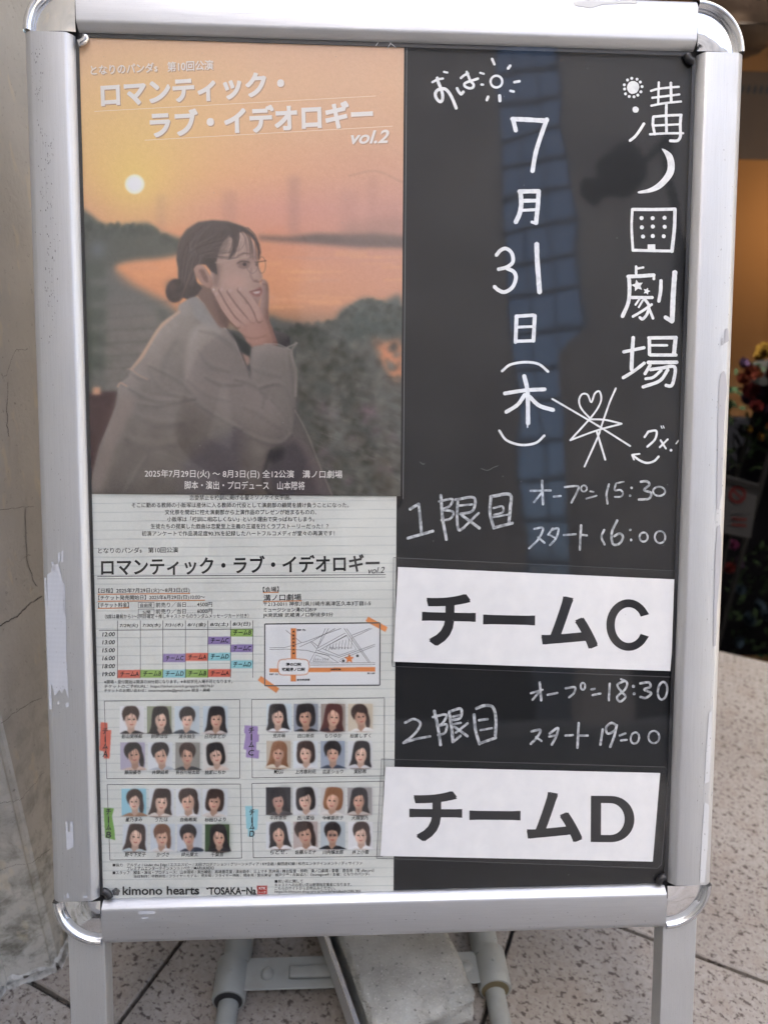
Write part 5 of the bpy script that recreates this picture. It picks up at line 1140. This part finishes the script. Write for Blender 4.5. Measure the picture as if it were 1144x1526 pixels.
for k in range(5): cv.poly([(124, 392 + 34 * k), (156 + 4 * k, 392 + 34 * k), (158 + 3 * k, 414 + 34 * k), (124, 416 + 34 * k)], (84, 94, 84), 3, .7)
for k in range(6): cv.poly([(158, 470 + 24 * k), (240, 466 + 24 * k), (240, 482 + 24 * k), (158, 486 + 24 * k)], (142, 140, 135), 2.5, .5)
cv.poly([(112, 620), (130, 585), (175, 583), (170, 620), (150, 660), (130, 745), (112, 745)], (88, 75, 74), 1.0)
cv.poly([(138, 577), (150, 577), (150, 588), (138, 588)], (196, 160, 134), .8)
# dark bank on the right
bank = [(395, 492), (420, 478), (450, 484), (480, 486), (500, 478), (508, 462), (528, 452), (545, 444), (570, 450), (604, 462), (604, 748), (420, 748)]
cv.poly(bank, (98, 102, 98), 4, 1.0, smooth=3)
cv.poly([(552, 500), (572, 512), (596, 505), (602, 560), (590, 572), (570, 540)], (198, 142, 108), 4, .9)
cv.poly([(500, 478), (540, 452), (602, 468), (602, 500), (560, 505), (520, 520)], (78, 88, 84), 6, .7)
for k in range(150):
    x, y = rng.uniform(420, 600), rng.uniform(495, 735); g_ = rng.uniform(-26, 26)
    L = rng.uniform(8, 30); cv.stroke([(x, y), (x + L, y + L * rng.uniform(.1, .55))], rng.uniform(1.5, 6), (112 + g_, 114 + g_, 108 + g_), 2.6, .33)
for k in range(14):
    x, y = rng.uniform(480, 595), rng.uniform(600, 720); cv.glow(x, y, rng.uniform(3, 7), (150, 124, 138), .35)
cv.tufts(lambda q: (q.uniform(118, 270), 0), 0, 1, (0, 0, 0), 0, 1)
def hilltop(q):
    x = q.uniform(112, 282); return x, np.interp(x, [112, 150, 220, 240, 285], [332, 334, 336, 348, 370]) + q.uniform(-1, 26) * (1 - (x - 112) / 220)
cv.tufts(hilltop, 170, 6, (86, 92, 85), 15, 1.4, 2)
def banktop(q):
    x = q.uniform(400, 604); return x, np.interp(x, [395, 450, 500, 528, 545, 570, 604], [492, 484, 478, 454, 446, 450, 462]) + abs(q.gauss(0, 16))
cv.tufts(banktop, 260, 6, (84, 88, 82), 16, 1.3, 4)
cv.poly([(560, 508), (576, 514), (596, 510), (602, 556), (590, 568), (574, 540)], (186, 138, 110), 6, .6)
def grass(q): return q.uniform(415, 602), q.uniform(510, 738)
cv.tufts(grass, 420, 8, (100, 101, 95), 24, 1.6, 6)
for k in range(260):
    x, y = rng.uniform(430, 600), rng.uniform(560, 738); g_ = rng.uniform(-34, 34); L = rng.uniform(6, 22)
    cv.stroke([(x, y), (x + L, y + L * rng.uniform(.15, .6))], rng.uniform(.8, 3.2), (98 + g_, 97 + g_, 94 + g_), 1.1, .4)
for x, y0, y1 in ((124, 400, 560), (128, 420, 580), (240, 470, 520)): cv.stroke([(x, y0), (x + 3, y1)], 16, (78, 86, 77), 4, .45)
cv.poly([(158, 440), (214, 450), (262, 500), (236, 560), (158, 575)], (122, 121, 116), 6, .8)
for k in range(7): cv.stroke([(156, 455 + 19 * k), (262, 449 + 19 * k)], 2, (96, 97, 93), 1.6, .6)
cv.glow(146, 372, 9, (128, 138, 150), .5)
msk = np.clip((cv.Vv - 470) / 30, 0, 1).astype(np.float32); cv.grain(3.0, 12, msk); cv.grain(2.0, 4, msk)
vm = np.clip((cv.Vv - 455) / 40, 0, 1) * np.clip((cv.U - 395) / 20, 0, 1) + np.clip((cv.Vv - 330) / 20, 0, 1) * np.clip((290 - cv.U) / 15, 0, 1)
vm = (np.clip(vm, 0, 1) * .75)[..., None]; soft_ = np.stack([Canvas.blur(cv.im[..., q], 5.0) for q in range(3)], -1)
cv.im = cv.im * (1 - vm) + (soft_ * np.array([1.03, .99, .98], np.float32)) * vm
for k in range(90):
    x, y = rng.uniform(440, 600), rng.uniform(600, 738); g_ = rng.uniform(-22, 34); L = rng.uniform(5, 16)
    cv.stroke([(x, y), (x + L, y + L * rng.uniform(.2, .6))], rng.uniform(.6, 1.8), (100 + g_, 97 + g_, 95 + g_), 1.0, .35)
# figure
def f1(P): return [(230 + x * .1923, 310 + y * .1923) for x, y in P]
def f2(P): return [(110 + x * .2185, 480 + y * .2185) for x, y in P]
def f3(P): return [(350 + x * .2273, 480 + y * .2273) for x, y in P]
def fc(P): return [(100 + x * .4545, 300 + y * .4545) for x, y in P]
# far sleeve, far hand, dark gap
cv.poly(fc([(675, 420), (728, 440), (752, 468), (745, 560), (752, 640), (700, 620), (640, 560), (560, 480), (530, 420), (600, 440)]), (92, 94, 90), 1.4)
cv.poly(f1([(830, 560), (862, 560), (884, 600), (886, 700), (885, 800), (895, 880), (925, 950), (960, 1060), (890, 1060), (850, 900), (815, 790), (825, 700)]), (140, 114, 105), .9, smooth=3, puff=(4, 60))
cv.stroke(f1([(845, 590), (872, 600), (874, 640)]), 1.4, (112, 88, 82), 1.0, .7)
cv.poly(f1([(920, 940), (1050, 990), (1050, 1070), (1000, 1080), (960, 1050)]), (84, 80, 80), 1.0, puff=(4, 50))
# neck
cv.poly(f1([(300, 600), (470, 620), (580, 820), (575, 900), (545, 945), (480, 925), (420, 800), (340, 690)]), (122, 99, 90), 1.2, smooth=3)
cv.poly(f1([(440, 640), (560, 780), (600, 870), (560, 930), (520, 900), (470, 760)]), (96, 78, 72), 3, .7)
# face
face = [(470, 330), (540, 220), (620, 180), (700, 190), (765, 260), (795, 350), (800, 410), (810, 450), (828, 500), (840, 532), (830, 556), (812, 572), (834, 605), (829, 625), (837, 645), (824, 662), (826, 690), (815, 730), (800, 770), (740, 850), (620, 850), (480, 720), (430, 600), (440, 460)]
cv.poly(f1(face), (170, 142, 130), .8, puff=(9, 38))
cv.poly(f1([(560, 225), (640, 200), (700, 225), (700, 330), (560, 380), (520, 390)]), (188, 160, 147), 4, .7)
cv.poly(f1([(520, 540), (640, 510), (730, 560), (700, 620), (560, 620)]), (184, 149, 136), 5, .75)
cv.poly(f1([(745, 260), (790, 340), (800, 420), (760, 420), (735, 330)]), (136, 110, 102), 3, .7)
cv.poly(f1([(470, 420), (520, 440), (490, 620), (450, 600)]), (112, 92, 85), 3.5, .8)
cv.poly(f1([(730, 690), (800, 690), (810, 770), (740, 830), (680, 780)]), (134, 108, 99), 3, .6)
# hair
hair = [(175, 340), (190, 250), (250, 165), (340, 108), (450, 93), (570, 102), (690, 142), (770, 205), (815, 280), (825, 345), (812, 400), (800, 400), (802, 330), (780, 260), (730, 205), (690, 185), (650, 190), (648, 270), (620, 350), (585, 400), (572, 398), (604, 330), (606, 240), (580, 215), (530, 270), (500, 350), (480, 420), (490, 520), (440, 490), (400, 440), (340, 435), (305, 480), (330, 570), (370, 620), (320, 690), (280, 720), (215, 690), (185, 560), (185, 470), (172, 400)]
cv.poly(f1(hair), (80, 70, 67), 1.1, puff=(13, 34))
cv.poly(f1([(500, 250), (560, 215), (590, 240), (570, 330), (510, 400), (470, 400)]), (100, 84, 78), 4.5, .6)
cv.ell(*f1([(165, 640)])[0], 14.5, 18, (70, 60, 58), 1.2, 1, .2); cv.glow(f1([(130, 600)])[0][0], f1([(130, 600)])[0][1], 6, (98, 84, 79), .6)
hr = random.Random(3)
for k in range(150):      # fine strands combed back to the bun
    a = hr.uniform(0, 1); b = hr.uniform(0, 1)
    P0 = (330 + 400 * a, 105 + 70 * a * a + 110 * b); P3 = (195 + 120 * b, 520 + 90 * hr.random())
    P1 = (P0[0] - 90 + 40 * b, P0[1] + 70 + 60 * b); P2 = (210 + 150 * b + 60 * a, 330 + 60 * b)
    g_ = hr.choice([-20, -14, 18, 26, 34]); cv.stroke(f1([P0, P1, P2, P3]), [.3, .9, .4], (84 + g_, 73 + g_, 70 + g_), .5, .30, 4)
for k in range(36):
    t0 = hr.uniform(0, 2 * PI); c0 = f1([(165, 640)])[0]; r0 = hr.uniform(3, 13)
    a = [t0 + q for q in (0, .5, 1.0)]; cv.stroke([(c0[0] + r0 * math.cos(x), c0[1] + r0 * 1.2 * math.sin(x)) for x in a], .7, hr.choice([(96, 84, 80), (54, 46, 45)]), .5, .4, 3)
for k in range(26):       # fringe
    x = hr.uniform(600, 655); cv.stroke(f1([(x - 20, 130), (x + 5, 200), (x, 280 + hr.uniform(-20, 40)), (x - 30, 340 + hr.uniform(0, 50))]), [.9, .8, .3], hr.choice([(70, 60, 58), (92, 78, 72)]), .5, .5, 4)
for k in range(22):
    x = hr.uniform(690, 790); cv.stroke(f1([(x - 60, 150), (x, 215), (x + 20, 300), (min(x + 25, 815), 370 + hr.uniform(-20, 30))]), [.8, .8, .3], hr.choice([(66, 56, 54), (84, 72, 68)]), .5, .45, 4)
cv.stroke(f1([(190, 740), (230, 640), (270, 540), (300, 470)]), [1, 2.4, 1], (126, 104, 94), 1.8, .5)
cv.stroke(f1([(182, 300), (215, 210), (300, 130), (400, 98)]), [.5, 1.6, .5], (150, 118, 100), 1.2, .45)
# ear
cv.poly(f1([(308, 480), (335, 442), (385, 452), (425, 510), (455, 575), (445, 620), (400, 612), (345, 560)]), (162, 130, 117), .8, smooth=3, puff=(3, 40))
cv.poly(f1([(345, 480), (380, 475), (415, 540), (420, 585), (390, 570)]), (112, 86, 79), 1.4, .75)
cv.stroke(f1([(330, 500), (350, 460), (390, 470), (430, 550)]), 1.0, (188, 154, 138), .8, .6)
cv.ell(*f1([(460, 632)])[0], .9, .9, (226, 216, 204), .4)
# brow, eye, nose, mouth
cv.stroke(f1([(645, 375), (690, 352), (740, 354)]), [1, 2.4, 1.2], (92, 74, 69), 1.1, .75)
cv.poly(f1([(640, 430), (680, 400), (735, 408), (745, 440), (700, 468), (660, 458)]), (118, 95, 89), 2.2, .8, smooth=3)
cv.ell(*f1([(700, 436)])[0], 2.8, 2.5, (58, 48, 48), .8, .9); cv.stroke(f1([(644, 428), (680, 411), (736, 420)]), 1.1, (56, 46, 44), .7, .85)
cv.stroke(f1([(655, 455), (695, 466), (732, 452)]), .8, (104, 82, 76), .9, .6)
cv.ell(*f1([(794, 438)])[0], 1.7, 2.6, (70, 57, 56), .9, .8); cv.stroke(f1([(780, 420), (805, 420)]), .9, (62, 50, 48), .7, .7)
cv.poly(f1([(765, 470), (795, 480), (812, 530), (790, 552), (768, 540), (758, 505)]), (174, 146, 135), 2.4, .75)
cv.stroke(f1([(752, 470), (746, 520), (762, 556)]), 2.2, (132, 106, 98), 2.0, .6)
cv.ell(*f1([(785, 566)])[0], 3.6, 1.5, (102, 74, 70), 1.1, .75); cv.stroke(f1([(800, 574), (820, 572), (834, 556)]), 1.0, (98, 72, 68), .9, .7)
cv.poly(f1([(740, 650), (780, 634), (820, 613), (835, 628), (836, 652), (815, 686), (780, 686), (752, 668)]), (136, 88, 83), 1.1, .85, smooth=3)
cv.poly(f1([(760, 652), (800, 645), (821, 642), (814, 660), (782, 666)]), (196, 182, 175), .8, .9)
cv.stroke(f1([(738, 650), (790, 637), (830, 634)]), .9, (98, 62, 60), .7, .75)
cv.stroke(f1([(812, 700), (800, 760)]), 3, (148, 120, 110), 2, .6)
# glasses
def ringf(c, ra, rb_, wd, col, rot=0):
    a = np.linspace(0, 2 * PI, 22); cv.stroke(f1([(c[0] + ra * math.cos(x), c[1] + rb_ * math.sin(x)) for x in a]), wd, col, .5, .8, 0)
ringf((760, 440), 44, 66, .8, (112, 100, 96)); ringf((833, 442), 29, 64, .8, (96, 86, 82))
cv.stroke(f1([(470, 425), (560, 408), (720, 380)]), 1.0, (176, 156, 142), .6, .8); cv.stroke(f1([(795, 420), (866, 408)]), 1.3, (72, 64, 62), .5, .85)
# hand against the cheek
HS = (168, 138, 127)
cv.poly(f1([(560, 790), (600, 860), (640, 930), (700, 1000), (750, 1080), (905, 1060), (885, 940), (850, 850), (815, 780), (760, 740), (660, 760)]), (160, 131, 120), 1.0, smooth=3, puff=(8, 40))
for P, w_ in (([(480, 665), (540, 770), (600, 850), (650, 905)], [6, 8.6, 9.6, 8]), ([(522, 632), (585, 730), (650, 820), (715, 885)], [6.4, 9.2, 10.2, 8]), ([(585, 640), (650, 720), (710, 790), (765, 865)], [6, 9.2, 10.2, 8]), ([(665, 628), (735, 700), (790, 780), (818, 860)], [6, 8.6, 9.6, 8])):
    cv.stroke([(a - 1.2, b + 1.8) for a, b in f1(P)], [v + 1 for v in w_], (112, 88, 81), 1.5, .7)
    cv.stroke(f1(P), w_, HS, .9, 1, puffs=26); cv.stroke([(a + 1.2, b - 1.4) for a, b in f1(P[:3])], [1.6, 2.6, 1.6], (178, 149, 137), 1.6, .55)
    cv.ell(*f1([P[0]])[0], 1.9, 2.6, (182, 154, 147), .8, .8, .7)
cv.poly(f1([(640, 850), (760, 850), (830, 930), (860, 1060), (760, 1060), (700, 980)]), (164, 135, 124), 5, .85)
cv.stroke(f1([(700, 1000), (780, 1010), (860, 990)]), 2, (128, 103, 95), 2.5, .5)
# coat body
coat = fc([(400, 318), (425, 312), (450, 335), (470, 370), (495, 412), (528, 420), (560, 462), (580, 520), (600, 560), (604, 600), (600, 500), (612, 476), (662, 468), (735, 486), (752, 600), (748, 690), (738, 760), (790, 800), (840, 890), (875, 970), (72, 970), (86, 890), (104, 810), (140, 720), (166, 655), (166, 600), (180, 590), (202, 575), (206, 548), (240, 508), (282, 440), (312, 398), (362, 362), (366, 340)])
cv.poly(coat, (128, 122, 117), 1.0, puff=(16, 40))
cmask = cv.maskof(coat, 1.2)
cv.im -= (cmask * np.clip((cv.Vv - 560) / 190, 0, 1) * 17)[..., None]; cv.im += (cmask * np.clip((560 - cv.Vv) / 110, 0, 1) * 8)[..., None] * np.array([1.1, 1.0, .92], np.float32)
cv.grain(2.6, 44, cmask); cv.grain(1.6, 18, cmask)
cv.poly(fc([(600, 560), (560, 470), (530, 425), (600, 470), (612, 500), (608, 590)]), (76, 77, 75), 1.8, .95)
cv.poly(f3([(30, 195), (95, 225), (102, 262), (80, 290), (40, 250)]), (168, 142, 130), 1.4, .85)
# collar and lapel
cv.poly(fc([(400, 320), (425, 312), (470, 372), (500, 418), (520, 470), (470, 430), (420, 380)]), (140, 137, 135), 2.0, .8)
cv.stroke(fc([(516, 415), (545, 445), (566, 500), (604, 578)]), 1.4, (160, 155, 150), .9, .8); cv.stroke(fc([(526, 420), (556, 460), (580, 520), (602, 580)]), 2.4, (80, 78, 78), 1.6, .75)
# upper arm and forearm as their own volumes
arm = fc([(392, 470), (410, 420), (450, 398), (505, 418), (548, 470), (585, 540), (618, 600), (672, 640), (722, 690), (742, 740), (728, 786), (660, 796), (590, 768), (520, 732), (450, 692), (405, 650), (385, 570)])
cv.poly(arm, (135, 128, 123), 3.5, .85, smooth=3, puff=(15, 44))
cv.poly(fc([(604, 480), (662, 469), (735, 488), (750, 600), (750, 690), (738, 730), (700, 680), (640, 630), (606, 590), (598, 530)]), (130, 124, 119), 1.6, .95, puff=(10, 36))
def fold(P, w_, amt, side=(-.6, -1), so=2.2, tr=f2):
    Q = tr(P); L = math.hypot(*side); d = (side[0] / L * w_ * .8, side[1] / L * w_ * .8)
    cv.stroke(Q, [w_ * .35, w_, w_ * .35], (82, 79, 79), so * 1.5, .30 * amt); cv.stroke([(x + d[0], y + d[1]) for x, y in Q], [w_ * .5, w_ * 1.3, w_ * .5], (158, 151, 144), so * 1.7, .24 * amt)
for P, w_, a_ in (([(520, 300), (700, 390), (810, 500), (850, 560), (1000, 660), (1144, 735)], 4.5, 1.5), ([(380, 455), (480, 510), (600, 545), (820, 528)], 5, 1.5), ([(400, 550), (540, 575), (720, 555)], 4.5, 1.1), ([(500, 300), (560, 420), (640, 480), (760, 520)], 5, .8), ([(560, 480), (680, 500), (800, 515)], 3, .9), ([(380, 340), (440, 380), (520, 400)], 4, 1.0),
                  ([(900, 380), (1000, 425), (1144, 430)], 5, 1.1), ([(860, 60), (980, 90), (1100, 180), (1144, 260)], 7, .9), ([(780, 400), (860, 470), (960, 520), (1060, 540)], 5, .6), ([(500, 930), (420, 1060), (340, 1190)], 5, .8), ([(590, 900), (800, 990)], 4, .7), ([(850, 200), (930, 300), (1060, 340)], 8, .6), ([(430, 640), (560, 700), (760, 700)], 12, .5), ([(360, 800), (520, 860), (700, 840)], 12, .45), ([(700, 130), (620, 260), (600, 380)], 10, .35)): fold(P, w_, a_)
for P, w_, a_ in (([(0, 690), (120, 760), (240, 800), (320, 795), (375, 745)], 5, 1.5), ([(376, 745), (385, 640), (372, 560), (330, 440), (270, 408), (165, 432)], 4.5, 1.4), ([(0, 380), (90, 400), (160, 440), (210, 500)], 5, 1.2), ([(160, 440), (185, 500), (180, 560)], 4, 1.1), ([(240, 510), (310, 590), (350, 680), (370, 740)], 4.5, 1.3), ([(355, 160), (362, 300), (385, 480), (392, 560)], 4, 1.2), ([(100, 300), (180, 330), (300, 360)], 6, .6), ([(60, 560), (180, 620), (300, 700)], 7, .6), ([(290, 620), (330, 700), (350, 760)], 4, .9)): fold(P, w_, a_, tr=f3)
cv.stroke(f3([(400, 140), (372, 200), (400, 330), (398, 480)]), 4, (146, 138, 132), 2.0, .7); cv.stroke(f3([(190, 143), (280, 145), (358, 178)]), 1.6, (158, 152, 147), .9, .7); cv.stroke(f3([(345, 165), (408, 137)]), 1.8, (146, 139, 134), .8, .9)
# warm rim along the back
cv.stroke(fc([(368, 362), (316, 402), (288, 438), (246, 508), (212, 550)]), [3, 5, 3.5, 5, 2], (204, 166, 140), 2.2, .65)
cv.poly(fc([(168, 650), (190, 630), (235, 650), (200, 720), (160, 810), (120, 950), (76, 955), (90, 880), (140, 735)]), (142, 132, 125), 5, .7)
cv.stroke(f2([(300, 440), (320, 415), (360, 435)]), 2.2, (186, 154, 136), 1.4, .7); cv.stroke(f2([(372, 320), (395, 322), (440, 360), (500, 390)]), 2.2, (168, 146, 132), 1.8, .7)
# shaded lap and trousers
cv.poly(f2([(760, 950), (900, 820), (1144, 720), (1144, 1190), (700, 1190)]), (92, 88, 94), 7, .55)
cv.poly(f3([(330, 800), (400, 760), (480, 860), (560, 1000), (620, 1144), (260, 1144), (200, 960)]), (84, 80, 85), 5, .7)
cv.poly(f3([(395, 590), (450, 700), (520, 870), (600, 1050), (640, 1144), (560, 1144), (470, 900), (390, 740)]), (112, 106, 104), 3.5, .75)
cv.poly(f3([(205, 880), (250, 825), (330, 815), (310, 890), (240, 930)]), (58, 58, 60), 4, .75)
cv.stroke(f3([(240, 850), (200, 950), (190, 1060), (240, 1144)]), 4, (66, 64, 68), 3, .6)
cv.stroke(f3([(395, 580), (470, 720), (540, 900), (640, 1144)]), 1.8, (142, 134, 130), 1.6, .7)
# print softness and grain
for k3 in range(3): cv.im[..., k3] = Canvas.blur(cv.im[..., k3], .8)
kk = (np.clip((cv.Vv - 440) / 60, 0, 1) * .26)[..., None]
cv.im = cv.im + (cv.im - 122) * kk - 8 * np.clip((cv.Vv - 430) / 250, 0, 1)[..., None]
cv.grain(1.6, 2); cv.grain(1.2, 6)
# soft dark wash at the foot
cv.grain(1.3, 2)
cv.ell(201, 274.5, 14.5, 14.5, (255, 246, 226), 1.2, 1); cv.ell(201, 274, 9, 9, (255, 255, 250), 1.5, 1)
printed_sheet(up, 'printed_picture', [(114, 38), (602, 64), (596.5, 739.5), (129, 736)], cv, 420, 590, veil=.016, gain=1.0)
cv = None
lt = Lettering(up, 1.5e-4); ls_ = Lettering(up, 9e-5)
def LU(txt, x0, y0, x1, y1, h, b, sh=0.0, shadow=True):
    lt.add(txt, x0, y0, x1, y1, h, b, sh)
    if shadow: ls_.add(txt, x0 + 1.3, y0 + 1.7, x1 + 1.3, y1 + 1.7, h, b, sh)
LU('となりのパンダs　第10回公演', 135.5, 112, 318, 104, 15, .012)
LU('ロマンティック・', 151, 161, 424, 143, 38, .036)
LU('ラブ・イデオロギー', 224, 206, 556, 189, 41, .036)
LU('vol.2', 523, 215, 580, 213, 20, .02, .3)
ls_.done('lettering_shadow', M_SHADOWINK)
lt.add('2025年7月29日(火) ～ 8月3日(日) 全12公演　溝ノ口劇場', 216, 713, 510, 714.5, 13.5, .004); lt.add('脚本・演出・プロデュース　山本陽将', 275, 729, 454, 730, 12.5, .004)
lt.done('lettering', M_WHITEINK)
rb = Ribbons(up, 1.2e-4); rb.add([(141, 166), (560, 143)], .9, caps=False); rb.add([(216, 209), (585, 188)], .9, caps=False); rb.done('title_rules', M_TOPLINE)
rb = Ribbons(up, 3.4e-4); rb.add([(606, 62), (600.5, 744)], .8, caps=False, wob=.3); rb.done('film_edge_highlight', mat('poster_edge_highlight', (.22, .22, .225), .25))  # highlight on the laminate edge, painted as a pale line
up.poly('clear_film', [(112, 36), (606, 62), (600.5, 744), (127, 741)], 3.0e-4, M_LAM)
low.poly('clear_film', [(129, 695), (592, 700), (590, 1339), (138, 1343)], 5.0e-4, M_LAM)

M_EDGE = mat('film_edge_highlight', (.10, .10, .105), .25)
# ================================================================== TEAM PLACARDS
def latin(L, ch, x0, y0, x1, y1, h, b=0):
    """heavy grotesque C or D as two outlines bridged with quads"""
    if ch == 'C':
        a = np.linspace(math.radians(33), math.radians(327), 33); o = np.stack([.5 + .5 * np.cos(a), .5 + .5 * np.sin(a)], 1); o[:, 0] = np.where(o[:, 0] > .96, .96, o[:, 0])
        i_ = np.stack([.505 + .315 * np.cos(a), .5 + .345 * np.sin(a)], 1); i_[0] = (.775, .665); i_[-1] = (.775, .335); o[0] = (.965, .715); o[-1] = (.965, .285)
    else:
        a = np.linspace(-PI / 2, PI / 2, 21); o = np.vstack([[(0, .5), (0, 0)], np.stack([.45 + .55 * np.cos(a) ** .92, .5 + .5 * np.sin(a)], 1), [(0, 1), (0, .5)]])
        i_ = np.vstack([[(.235, .5), (.235, .155)], np.stack([.43 + .345 * np.cos(a) ** .95, .5 + .345 * np.sin(a)], 1), [(.235, .845), (.235, .5)]])
    A = np.array([x0, y0]); d = np.array([x1, y1]) - A; nrm = np.array([d[1], -d[0]]) / np.linalg.norm(d); nrm = nrm if nrm[1] < 0 else -nrm
    V = np.vstack([o, i_]); uv = A + V[:, :1] * d + V[:, 1:] * h * nrm * np.array([.5, 1]); b0 = len(L.V); n = len(o); L.k += 1
    L.V += list(L.s.loc(uv, L.l + 1e-6 * L.k)); L.F += [(b0 + k, b0 + k + 1, b0 + n + k + 1, b0 + n + k) for k in range(n - 1)]
def placard(paper, film, off, parts, lab):
    s = Sheet('team_placard', film, off, label=lab, cat='placard', group='laminated team placards')
    s.slab('clear_film', film, 0, .0001, M_LAM)
    s.slab('paper', paper, 1.2e-4, .0001, M_PAPER)
    L = Lettering(s, 1.6e-4)
    for a in parts:
        if a[0] in 'CD': latin(L, *a)
        else: L.add(*a)
    L.done('lettering', M_INK)
    e_ = Ribbons(s, 2.2e-4); n_ = len(film)
    for i in range(n_): e_.add([film[i], film[(i + 1) % n_]], .7, caps=False, wob=.4)
    e_.done('film_edge_highlight', M_EDGE); return s  # edge highlights of the laminate laid on as coloured strips
placard([(592.8, 844.9), (1010, 863.7), (998, 1000), (586, 986)], [(586, 831), (1013, 851), (1020, 858), (1009, 1003), (1002, 1009), (584, 993)], -.0079,
        [('チーム', 628, 962, 890, 967.5, 78, .034), ('C', 902.5, 969.5, 968.5, 970.5, 77, .030)], 'upper white placard reading チームC between the two start times')
placard([(574.4, 1142.6), (983, 1152), (972, 1284), (566.6, 1275.5)], [(568, 1131), (990, 1143), (996, 1150), (985, 1288), (979, 1294), (561, 1279)], -.0079,
        [('チーム', 609.5, 1253.5, 867, 1255.5, 75, .034), ('D', 879.5, 1254.8, 944.5, 1255.5, 69, .030)], 'lower white placard reading チームD near the bottom of the board')

# clear cover over everything in the frame
c4 = trace([(100, 36), (1060, 70), (1020, 1350), (120, 1360)], -.0073)
x0, x1, z0, z1 = -X1 - .004, X1 + .004, Z0 - .004, Z1 + .004
me = mesh('clear_cover', [(x0, .0073, z0), (x1, .0073, z0), (x1, .0073, z1), (x0, .0073, z1)], [(0, 1, 2, 3)])
link('clear_cover', me, M_COVER, stand)
dv = []; df = []; wr = random.Random(9)
for _ in range(170):
    u, v, r_ = wr.uniform(112, 1030), wr.uniform(60, 1335), wr.choice([.25, .3, .35, .6]); k = len(dv)
    q = trace([(u - r_, v), (u, v - r_), (u + r_, v), (u, v + r_)], -.00705); dv += [(a, .00705 - 1e-7 * k, b) for a, b in q]; df.append((k, k + 1, k + 2, k + 3))
link('dust', mesh('dust', dv, df), mat('dust', (.30, .30, .29), .9), stand, kind='stuff')
# small crumpled hairs of film at the top edge, and scratches in the cover
def scr(P, wd, m_=M_PALE, name='cover_scratch'):
    P = cr(np.array(P, float), 4) if len(P) > 2 else np.array(P, float)
    d = np.gradient(P, axis=0); d /= np.linalg.norm(d, axis=1)[:, None]; nn = np.stack([-d[:, 1], d[:, 0]], 1) * wd / 2
    q = trace(np.vstack([P + nn, P - nn]), -.0070); n = len(P)
    link(name, mesh(name, [(a, .0070, b) for a, b in q], [(i, i + 1, n + i + 1, n + i) for i in range(n - 1)]), m_, stand)
for P in ([(560, 68), (566, 60), (572, 57)], [(573, 56), (580, 63), (590, 71)], [(577, 72), (584, 62), (592, 57)], [(592, 57), (596, 64)]): scr(P, .9)
M_SCR = mat('faint_scratch', (.20, .20, .20), .7)
for P in ([(716, 698), (726, 701), (734, 697), (742, 694)], [(625, 688), (630, 692), (633, 690)]): scr(P, .45, M_SCR)
